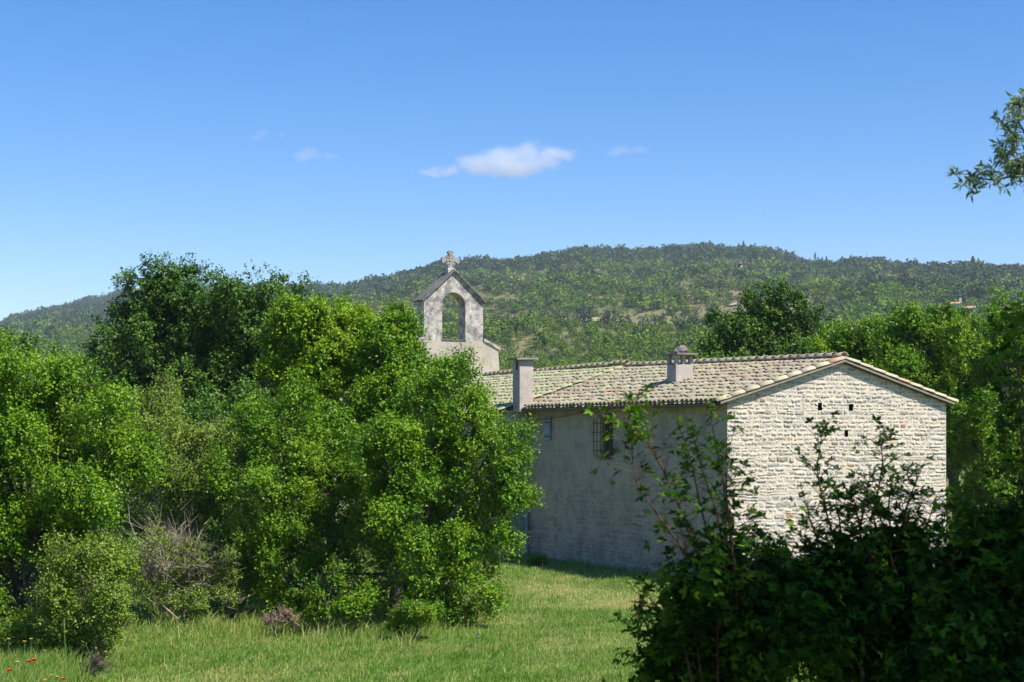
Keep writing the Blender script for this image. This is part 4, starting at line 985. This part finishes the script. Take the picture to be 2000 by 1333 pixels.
near_bush('maple_bush', 'shaded near bush with long sunlit shoots reaching up before the grey wall', 8.2, 1420,
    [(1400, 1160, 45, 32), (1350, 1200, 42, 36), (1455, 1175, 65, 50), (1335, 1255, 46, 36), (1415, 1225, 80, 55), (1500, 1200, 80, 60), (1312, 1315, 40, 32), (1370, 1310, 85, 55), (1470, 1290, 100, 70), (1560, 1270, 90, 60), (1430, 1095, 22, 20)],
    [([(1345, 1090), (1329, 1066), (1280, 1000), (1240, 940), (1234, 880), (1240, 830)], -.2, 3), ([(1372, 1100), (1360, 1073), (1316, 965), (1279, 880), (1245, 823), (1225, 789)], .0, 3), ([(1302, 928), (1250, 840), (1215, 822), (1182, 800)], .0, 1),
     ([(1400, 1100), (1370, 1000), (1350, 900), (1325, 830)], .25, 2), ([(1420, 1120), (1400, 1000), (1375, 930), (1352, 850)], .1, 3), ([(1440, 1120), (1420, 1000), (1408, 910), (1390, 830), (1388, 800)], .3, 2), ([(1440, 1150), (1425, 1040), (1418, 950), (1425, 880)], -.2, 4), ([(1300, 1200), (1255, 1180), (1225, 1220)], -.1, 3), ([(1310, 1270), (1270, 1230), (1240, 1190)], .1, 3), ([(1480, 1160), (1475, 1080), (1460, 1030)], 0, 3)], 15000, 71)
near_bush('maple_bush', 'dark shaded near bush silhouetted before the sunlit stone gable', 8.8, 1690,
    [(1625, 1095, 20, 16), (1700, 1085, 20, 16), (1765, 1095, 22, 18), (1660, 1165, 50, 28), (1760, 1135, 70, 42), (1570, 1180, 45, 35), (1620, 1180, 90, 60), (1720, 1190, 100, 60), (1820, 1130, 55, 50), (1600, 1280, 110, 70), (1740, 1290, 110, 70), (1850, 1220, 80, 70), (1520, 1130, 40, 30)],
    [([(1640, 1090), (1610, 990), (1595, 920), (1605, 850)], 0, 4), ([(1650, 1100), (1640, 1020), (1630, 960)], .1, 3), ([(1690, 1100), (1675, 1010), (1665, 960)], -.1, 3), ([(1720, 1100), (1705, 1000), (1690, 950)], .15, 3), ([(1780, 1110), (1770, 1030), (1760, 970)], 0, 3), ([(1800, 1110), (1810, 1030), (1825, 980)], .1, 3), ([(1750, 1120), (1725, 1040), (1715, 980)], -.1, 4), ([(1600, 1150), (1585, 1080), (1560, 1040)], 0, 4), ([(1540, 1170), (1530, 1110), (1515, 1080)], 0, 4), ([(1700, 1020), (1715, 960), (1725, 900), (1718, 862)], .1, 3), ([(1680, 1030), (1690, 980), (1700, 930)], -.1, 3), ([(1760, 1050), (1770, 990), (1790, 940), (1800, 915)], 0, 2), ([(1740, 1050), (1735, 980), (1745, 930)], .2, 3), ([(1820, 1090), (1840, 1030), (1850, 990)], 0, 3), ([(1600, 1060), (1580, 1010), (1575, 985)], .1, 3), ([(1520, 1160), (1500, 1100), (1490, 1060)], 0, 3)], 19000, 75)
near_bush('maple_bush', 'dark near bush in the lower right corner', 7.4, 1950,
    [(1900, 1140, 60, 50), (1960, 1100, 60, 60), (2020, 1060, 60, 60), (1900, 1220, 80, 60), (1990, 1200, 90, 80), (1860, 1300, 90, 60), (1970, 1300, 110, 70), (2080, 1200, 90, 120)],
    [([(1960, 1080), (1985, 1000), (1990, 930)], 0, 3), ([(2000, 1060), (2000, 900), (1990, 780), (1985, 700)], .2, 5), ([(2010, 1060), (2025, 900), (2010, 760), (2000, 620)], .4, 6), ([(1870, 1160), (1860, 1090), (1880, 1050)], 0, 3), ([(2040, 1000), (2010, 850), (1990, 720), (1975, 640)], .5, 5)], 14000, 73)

# silver leaved tree beside the camera: it shades the near bushes, one branch hangs into the frame
def silver_tree():
    rng = np.random.RandomState(81); base = np.array((7.6, 3.8, float(ground_z(7.6, 3.8)))); root = empty('pear_tree', base)
    tag(root, 'silver grey leaved branch of a tree hanging in from the right against the sky', 'pear tree')
    mb = MB(); crotch = np.array((7.3, 4.0, 5.5))
    mb.tube([(0, 0, -.2), (-.1, .1, 1.6), crotch - base], [.26, .21, .16], 10)
    LB = [(np.array(c, float), np.array(r, float)) for c, r in [((6.0, 5.2, 7.6), (1.9, 1.7, 1.2)), ((8.2, 3.6, 8.2), (2.0, 1.9, 1.4)), ((6.6, 3.4, 8.6), (2.0, 1.8, 1.2)), ((7.4, 6.4, 8.0), (2.1, 1.8, 1.3)), ((9.4, 5.4, 7.6), (1.9, 1.9, 1.3)), ((5.0, 3.6, 7.6), (1.5, 1.5, 1.0)),
                                                                ((5.6, 6.9, 8.3), (1.7, 1.4, 1.1)), ((8.0, 8.4, 7.8), (1.9, 1.7, 1.4)), ((10.4, 8.2, 7.2), (1.8, 1.8, 1.5)), ((9.5, 3.0, 7.0), (1.8, 1.8, 1.2)), ((6.5, 7.5, 6.8), (1.3, 1.2, .8)), ((4.6, 5.6, 7.9), (1.1, 1.1, .8))]]
    for c, r in LB: mb.tube([crotch - base, (crotch + c) / 2 + rng.normal(0, .25, 3) - base, c - base], [.10, .06, .03], 7)
    p_, d_, n_, s_, t_, subs, tw = build_crown(rng, LB, 5200, 9, .35, .085, density_in=.35)
    for (sc_, sr, sd) in subs:
        c = min(LB, key=lambda q: ((q[0] - sc_) ** 2).sum())[0]; mb.tube([c - base, (c + sc_) / 2 - base + rng.normal(0, .05, 3), sc_ - base], [.02, .012, .006], 5)
    A = [(p_, d_, n_, s_, t_)]
    mb.tube([crotch - base, (crotch + P(2260, 240, 7.5)) / 2 - base, P(2260, 240, 7.5) - base], [.08, .05, .02], 6)
    dd = 9.0
    def branch(pts, r0, nspur, ls=.050):
        W3 = np.array([P(x, y, dd + e) for x, y, e in pts]); Q = []
        for a, b in zip(W3[:-1], W3[1:]):
            for t in np.linspace(0, 1, 7)[:-1]: Q.append(a * (1 - t) + b * t)
        Q.append(W3[-1]); Q = np.array(Q); mb.tube([q - base for q in Q], list(np.linspace(r0, .003, len(Q))), 6)
        for k in range(nspur):
            i = int(len(Q) * rng.rand() ** .8 * .999); q = Q[i] + rdir(rng, 1)[0] * .01; t = rdir(rng, 1)[0]; t[2] += .25; t /= np.linalg.norm(t); e = q + t * rng.uniform(.02, .10)
            mb.tube([q - base, e - base], [.003, .002], 4)
            m_ = rng.randint(6, 12); dv = t * .5 + rdir(rng, m_); A.append((np.repeat(e[None], m_, 0) + rng.normal(0, .008, (m_, 3)), dv, rdir(rng, m_) + (0, 0, .5), ls * rng.uniform(.7, 1.35, m_), np.clip(rng.rand() * .5 + .5 * rng.rand(m_), 0, 1)))
    branch([(2260, 240, -1.5), (2120, 300, -.5), (2040, 335, 0), (1975, 345, 0), (1945, 352, 0)], .02, 16)
    branch([(2010, 338, 0), (1975, 300, .1), (1985, 250, .1), (1995, 200, 0)], .009, 30)
    branch([(2060, 330, 0), (2020, 290, .1), (1990, 240, .2), (2000, 190, .1)], .010, 26)
    branch([(1985, 270, 0), (1968, 250, 0), (1955, 243, 0)], .005, 12)
    branch([(1975, 345, 0), (1945, 352, 0), (1920, 350, 0), (1900, 342, .05), (1889, 334, .1)], .006, 17)
    branch([(1915, 350, 0), (1908, 362, 0), (1899, 370, 0)], .004, 8)
    branch([(1990, 330, 0), (1965, 315, .1), (1960, 300, .1)], .005, 14)
    branch([(2030, 345, 0), (2000, 340, 0), (1985, 320, 0)], .006, 16)
    Pn, D, N, Sz, Ti = [np.concatenate([a[k] for a in A]) for k in range(5)]
    v, f = leafbatch(Pn, D, N, Sz, LANCE * np.array([1, 1.15, 1]), KF)
    np_mesh('crown', v, f, M['silver'], root, {'rnd': np.repeat(rng.rand(len(Pn)), 4), 'tint': np.repeat(Ti, 4)})
    mb.build('trunk', M['bark'], root)
silver_tree()
def shade_oak(bx, by, lobes, seed):  # unseen oaks, added to darken the near bushes and cut sky light
    rng = np.random.RandomState(seed); base = np.array((bx, by, float(ground_z(bx, by)))); root = empty('oak_tree', base); tag(root, {83: 'dense tall unseen oak added right of the viewpoint to shade the near bushes', 90: 'unseen oak added right behind the viewpoint to block sky light', 91: 'unseen oak added behind and left of the viewpoint to block sky light', 92: 'unseen oak added behind and right of the viewpoint to block sky light', 93: 'unseen oak added beside the viewpoint on the left to block sky light'}[seed], 'oak tree')
    LB = [(np.array(l[:3], float), np.array(l[3:], float)) for l in lobes]
    Pn, D, N, Sz, tint, subs, tw = build_crown(rng, LB, 7000, 8, .4, .13, density_in=.4)
    v, f = leafbatch(Pn, D, N, Sz, KITE * np.array([1, 1.4, 1]), KF); np_mesh('crown', v, f, M['oak'], root, {'rnd': np.repeat(rng.rand(len(Pn)), 4), 'tint': np.repeat(tint, 4)})
    mb = MB(); top = np.array((bx, by, 7.5)); mb.tube([(0, 0, -.2), (.1, 0, 2.5), top - base], [.4, .32, .22], 10)
    for c, r in LB: mb.tube([top - base, (top + c) / 2 + rng.normal(0, .3, 3) - base, c - base], [.16, .09, .04], 7)
    mb.build('trunk', M['bark'], root)
shade_oak(9.5, 1.5, [(8.5, 3.2, 11, 2.6, 2.6, 1.8), (10.5, 1, 11.5, 2.8, 2.8, 2), (7.2, 4.8, 10.2, 2.0, 2.0, 1.4), (9.6, 5.2, 10.6, 2.4, 2.2, 1.6), (11.8, 4.4, 10, 2.4, 2.4, 2), (8, .6, 10.4, 2.4, 2.4, 1.6), (9.8, 3, 13, 2.6, 2.6, 1.8), (12.5, 1.5, 12, 2.4, 2.4, 2), (10.5, 7.6, 9.6, 2.2, 2.2, 1.7), (13, 6.5, 9, 2.4, 2.4, 2)], 83)
for k, (bx, by) in enumerate([(2.5, -6.5), (-5, -5.5), (9, -5), (-10, 1)]): shade_oak(bx, by, [(bx, by, 8, 3, 3, 2.6), (bx + 1.8, by - 1, 6.5, 2.4, 2.4, 2.2), (bx - 1.8, by - .5, 6.8, 2.4, 2.4, 2.2), (bx, by - 1.5, 4.5, 2.6, 2.2, 2)], 90 + k)  # added out of view to block sky light around the viewpoint

# ---------------------------------------------------------------- grass
def blades(name, label, x, y, h, w, seed, tint, kind='stuff', lean=.35):
    rng = np.random.RandomState(seed); n = len(x); z = ground_z(x, y) - .01
    a = rng.rand(n) * 6.283; side = np.stack([np.cos(a), np.sin(a), 0 * a], 1); b = rng.rand(n) * 6.283
    ln = (lean * rng.rand(n) + .05) * h; ld = np.stack([np.cos(b), np.sin(b), 0 * b], 1) + np.array([.35, 0, 0])
    p0 = np.stack([x, y, z], 1); up = np.array([0, 0, 1.])
    m = p0 + up * (h * .55)[:, None] + ld * (ln * .35)[:, None]; t = p0 + up * (h * (1 - .25 * lean))[:, None] + ld * ln[:, None]
    s = side * w[:, None]
    V = np.stack([p0 - s * .5, p0 + s * .5, m + s * .4, m - s * .4, t], 1).reshape(-1, 3); i = np.arange(n)[:, None] * 5
    o = np_mesh(name, V, [i + np.array([[0, 1, 2, 3]]), i + np.array([[3, 2, 4]])], M['grass'], None, {'rnd': np.repeat(rng.rand(n), 5), 'tint': np.repeat(tint, 5)})
    tag(o, label, 'grass', kind=kind); return o
rng = np.random.RandomState(90)
n = 330000
yy = 18 + 32 * rng.rand(n) ** 1.35; xx = rng.uniform(-.42, .30, n) * yy
straw = np.clip(.34 + .34 * fbm(xx, yy, 6, 91, 4) + .34 * fbm(xx, yy, 1.1, 92, 3), 0, 1)
pxx = HX + xx / yy * F; pyy = HY + CZ / yy * F
band = np.exp(-((pyy - 1165 - 12 * np.sin(pxx / 60)) / 15) ** 2) * smooth((pxx - 960) / 120) + .8 * np.exp(-((pyy - 1186) / 6) ** 2) * smooth((pxx - 1000) / 80)
straw = np.clip(straw + 1.3 * band * (.6 + .6 * fbm(xx, yy, .8, 93, 2)), 0, 1)
# chapel footprint stays free
c_, s_ = math.cos(AN), math.sin(AN); lx = (xx - 5.25) * c_ + (yy - 37.5) * s_; ly = -(xx - 5.25) * s_ + (yy - 37.5) * c_
ok = ~((lx > -.02) & (lx < 7.2) & (ly > -.02)) & ~((lx > -.75) & (ly > 10.4))
xx, yy, straw, band, lx, ly = xx[ok], yy[ok], straw[ok], band[ok], lx[ok], ly[ok]
hh = (.055 + .085 * rng.rand(len(xx))) * (1 + .5 * fbm(xx, yy, 2.5, 94, 3) + .5 * np.maximum(0, fbm(xx, yy, .5, 99, 2))) * (1 - .2 * np.clip(band, 0, 1))
hh = np.where((lx > -.5) & (ly < 10.4) & (rng.rand(len(xx)) < .5), hh * 1.7, hh)
blades('grass', 'short green meadow grass with straw coloured patches before the chapel', xx, yy, hh, .008 + .008 * rng.rand(len(xx)), 95, np.clip(straw + .12 * rng.normal(size=len(xx)), 0, 1), lean=.9)
n = 2600; yq = 20 + 26 * rng.rand(n); xq = rng.uniform(-.36, .26, n) * yq; lq = (xq - 5.25) * c_ + (yq - 37.5) * s_; kq = ((lq < -.9) | (yq < 33)) & (fbm(xq, yq, 2.2, 104, 3) + .3 * rng.normal(size=n) > .1)
blades('seed_grass', 'scattered pale seed stalks standing above the meadow', xq[kq], yq[kq], .20 + .22 * rng.rand(kq.sum()), .006 + .006 * rng.rand(kq.sum()), 105, np.clip(.5 + .5 * rng.rand(kq.sum()), 0, 1), lean=.4)
# taller grass along the foot of the bushes
def edge_y(px): return np.interp(px, [-100, 0, 100, 200, 300, 400, 500, 600, 700, 760, 860, 950, 1010], [1270, 1275, 1290, 1250, 1238, 1235, 1232, 1235, 1240, 1250, 1225, 1190, 1130])
n = 30000; px = rng.uniform(-120, 1000, n); pe = edge_y(px) + rng.normal(-2, 14, n) * (1 + .5 * np.sin(px / 23.0)); d = CZ * F / (pe - HY); x = (px - HX) / F * d
cl = fbm(x, d, .7, 96, 3); k = cl + .3 * rng.normal(size=n) > .15
blades('tall_grass', 'taller grass tufts along the foot of the bushes', x[k], d[k], .12 + .26 * rng.rand(k.sum()) ** 1.5 * (1 + cl[k]), .009 + .007 * rng.rand(k.sum()), 97, np.clip(.3 + .3 * cl[k] + .35 * rng.rand(k.sum()), 0, 1), lean=.8)
n = 26000; d = rng.uniform(19, 23.5, n); px = rng.uniform(-150, 175, n); x = (px - HX) / F * d
k = rng.rand(n) < 1 - smooth((px - 60) / 130); x, d = x[k], d[k]
blades('tall_grass', 'tall rough grass with wild flowers in the bottom left corner', x, d, .28 + .35 * rng.rand(len(x)), .010 + .007 * rng.rand(len(x)), 98, np.clip(.15 + .45 * rng.rand(len(x)), 0, 1), lean=.55)

# ---------------------------------------------------------------- wild flowers
def stalk(root, h, r=.004, lean=(.0, .0)):
    mb = MB(); mb.tube([(0, 0, -.02), (lean[0] * .4, lean[1] * .4, h * .5), (lean[0], lean[1], h)], [r, r, r * .8], 5); return mb.build('stem', M['stem'], root)
def flower(kind, label, px, py_, fz, size, seed, group=None):
    d = (CZ - fz) / ((py_ - HY) / F); x = (px - HX) / F * d; gz = float(ground_z(x, d)); rg = random.Random(seed)
    root = empty(kind, (x, d, gz)); tag(root, label, 'flower', group); h = fz - gz; stalk(root, h)
    mat = {'poppy': M['poppy'], 'buttercup': M['yellow'], 'daisy': M['white'], 'thistle': M['purple']}[kind]
    if kind == 'thistle':
        mb = MB(); mb.tube([(0, 0, h - size * .5), (0, 0, h - size * .1), (0, 0, h + size * .1)], [size * .25, size * .42, size * .3], 10); mb.build('calyx', M['stem'], root)
        mb = MB()
        for k in range(26):
            q = k * 2.4; t = .15 + .35 * (k / 26); mb.tube([(0, 0, h), (math.cos(q) * t * size, math.sin(q) * t * size, h + size * (.75 - t * .5))], [.002, .003], 4)
        mb.build('petal', mat, root); return
    n_ = {'poppy': 4, 'buttercup': 5, 'daisy': 12}[kind]
    for k in range(n_):
        q = 2 * math.pi * k / n_ + rg.random() * .3; w = {'poppy': .62, 'buttercup': .42, 'daisy': .14}[kind] * size; L_ = size * .55; cup = {'poppy': .45, 'buttercup': .4, 'daisy': .08}[kind] * size
        V = []; Fq = []; nr, nc = 5, 5
        for i in range(nr):
            t = i / (nr - 1)
            for j in range(nc):
                s = (j / (nc - 1) - .5) * 2; ww = w * math.sin(.25 + t * 2.3) * .95; u_ = t * L_ * (1 - .12 * s * s); z = h + cup * t * t + .06 * size * s * s + rg.uniform(-.03, .03) * size * t
                c_, s_ = math.cos(q), math.sin(q); V.append((u_ * c_ - s * ww * s_, u_ * s_ + s * ww * c_, z))
        for i in range(nr - 1):
            for j in range(nc - 1): a = i * nc + j; Fq.append((a, a + 1, a + nc + 1, a + nc))
        mb = MB(); mb.add(V, Fq); mb.build('petal', mat, root, smooth_sh=True)
    mb = MB(); mb.tube([(0, 0, h - .002), (0, 0, h + size * .08), (0, 0, h + size * .14)], [size * .1, size * .13, size * .06], 8); mb.build('flower_centre', M['void'] if kind == 'poppy' else M['yellow'], root)
flower('poppy', 'open red poppy, left one of the touching pair', 57, 1294, .48, .062, 1)
flower('poppy', 'paler red poppy, right one of the touching pair', 66, 1291, .49, .066, 2)
flower('poppy', 'red poppy nearest the left edge', 18, 1311, .45, .06, 3)
flower('poppy', 'red poppy at the bottom edge below the bush', 124, 1328, .42, .06, 4)
for i, (a, b) in enumerate([(17, 1250), (48, 1255), (61, 1250)]): flower('buttercup', 'yellow flower before the dark hollow at left edge', a, b, .60, .05, 10 + i, 'yellow flowers by the left edge')
for i, (a, b) in enumerate([(100, 1321), (112, 1324), (88, 1331), (187, 1268), (207, 1275), (192, 1279)]): flower('buttercup', 'yellow flower low in the grass at bottom left', a, b, .42, .045, 20 + i, 'yellow flowers in the corner grass')
flower('daisy', 'single white flower left of the red poppies', 34, 1293, .48, .05, 30)
flower('thistle', 'purple thistle head alone in the meadow near the maple', 933, 1243, .32, .07, 31)
for (a, b, t_) in ((128, 1210, 'tallest pale grass stalk before the dark hollow'), (113, 1275, 'shorter grass stalk leaning left in the corner')):
    d = 21.0; q = P(a, b, d); root = empty('grass_stalk', (q[0] + .02, d, float(ground_z(q[0], d)))); tag(root, t_, 'grass stalk'); h = q[2] - root.location[2]; stalk(root, h, .006, (-.04, 0))
    mb = MB(); mb.tube([(-.035, 0, h * .86), (-.038, 0, h * .92), (-.04, 0, h + .03)], [.005, .012, .002], 6); mb.build('seed_head', M['stem'], root)

# ---------------------------------------------------------------- clouds: soft volumes far beyond the hill
def cloud(label, d, lobes, dens, seed, floor=None):
    k = d / F; cs = [P(x, y, d) for x, y, rx, ry in lobes]; org = np.mean(cs, 0)
    m, nt, out = new_mat('cloud_vapour')
    tc = nd(nt, 'TexCoord'); nz = nd(nt, 'TexNoise', Scale=.014, Detail=7, Roughness=.68); nt.links.new(tc.outputs['Object'], nz.inputs['Vector'])
    off = nd(nt, 'VectorMath'); off.operation = 'MULTIPLY_ADD'
    nt.links.new(nz.outputs['Color'], off.inputs[0]); off.inputs[1].default_value = (130, 100, 90); nt.links.new(tc.outputs['Object'], off.inputs[2])
    tot = None
    for c, (x, y, rx, ry) in zip(cs, lobes):
        l = c - org; r = np.array((rx * k, rx * k * .8, ry * k))
        a = nd(nt, 'VectorMath'); a.operation = 'SUBTRACT'; nt.links.new(off.outputs[0], a.inputs[0]); a.inputs[1].default_value = tuple(l + np.array((65, 50, 45)))
        b = nd(nt, 'VectorMath'); b.operation = 'DIVIDE'; nt.links.new(a.outputs[0], b.inputs[0]); b.inputs[1].default_value = tuple(r)
        ln = nd(nt, 'VectorMath'); ln.operation = 'LENGTH'; nt.links.new(b.outputs[0], ln.inputs[0])
        f = math_(nt, 'SUBTRACT', 1.0, ln.outputs['Value']); tot = f if tot is None else math_(nt, 'MAXIMUM', tot, f)
    dn = math_(nt, 'MULTIPLY', ramp(nt, tot, [(0.0, 0.0), (0.16, 0.3), (0.45, 1.0)]), dens)
    pv = nd(nt, 'VolumePrincipled'); pv.inputs['Color'].default_value = (1, 1, 1, 1); pv.inputs['Anisotropy'].default_value = .2
    nt.links.new(dn, pv.inputs['Density']); nt.links.new(pv.outputs[0], out.inputs['Volume'])
    bm = bmesh.new()
    for c, (x, y, rx, ry) in zip(cs, lobes):
        r = (rx * k * 1.25, rx * k * 1.05, ry * k * 1.3); g_ = bmesh.ops.create_icosphere(bm, subdivisions=2, radius=1)
        for v in g_['verts']: v.co = Vector(tuple((c - org) + np.array(v.co) * r))
    ret = bmesh.ops.convex_hull(bm, input=bm.verts)
    bmesh.ops.delete(bm, geom=[e for e in ret['geom_interior'] if isinstance(e, bmesh.types.BMVert)], context='VERTS')
    used = set(ret['geom']); 
    for fc in [f_ for f_ in bm.faces if f_ not in used]: bm.faces.remove(fc)
    bmesh.ops.recalc_face_normals(bm, faces=bm.faces)
    me = bpy.data.meshes.new('cloud'); bm.to_mesh(me); bm.free(); me.materials.append(m)
    o = bpy.data.objects.new('cloud', me); COL.objects.link(o); o.location = tuple(org); tag(o, label, 'cloud'); return o
cloud('bright white cloud above the bell gable, the largest', 6500, [(1030, 302, 42, 26), (985, 312, 55, 28), (935, 322, 48, 24), (1000, 330, 75, 16), (880, 332, 28, 13), (845, 337, 30, 8), (1085, 302, 45, 15), (1060, 320, 45, 16)], .0085, 1)
cloud('faint pinkish wisp of cloud to the left of the white cloud', 6500, [(598, 303, 34, 13), (645, 306, 22, 9)], .0035, 2)
cloud('very faint wisp of cloud right of the white cloud', 6500, [(1210, 296, 34, 10), (1248, 293, 26, 10)], .0028, 3)
cloud('very faint small wisp, leftmost and highest in the sky', 6500, [(508, 266, 20, 11), (550, 262, 14, 7)], .0028, 4)

# ---------------------------------------------------------------- haze
m, nt, out = new_mat('haze_air'); pv = nd(nt, 'VolumePrincipled'); pv.inputs['Color'].default_value = (.70, .82, 1, 1); pv.inputs['Density'].default_value = .00013; pv.inputs['Anisotropy'].default_value = .0
nt.links.new(pv.outputs[0], out.inputs['Volume'])
mb = MB(); mb.box(-3600, 3600, -3600, 3600, -2.5, 245); hz = mb.build('haze', m); tag(hz, 'thin blue haze over the valley', 'haze', kind='stuff')

for o in bpy.data.objects:
    if '_local' in o: del o['_local']
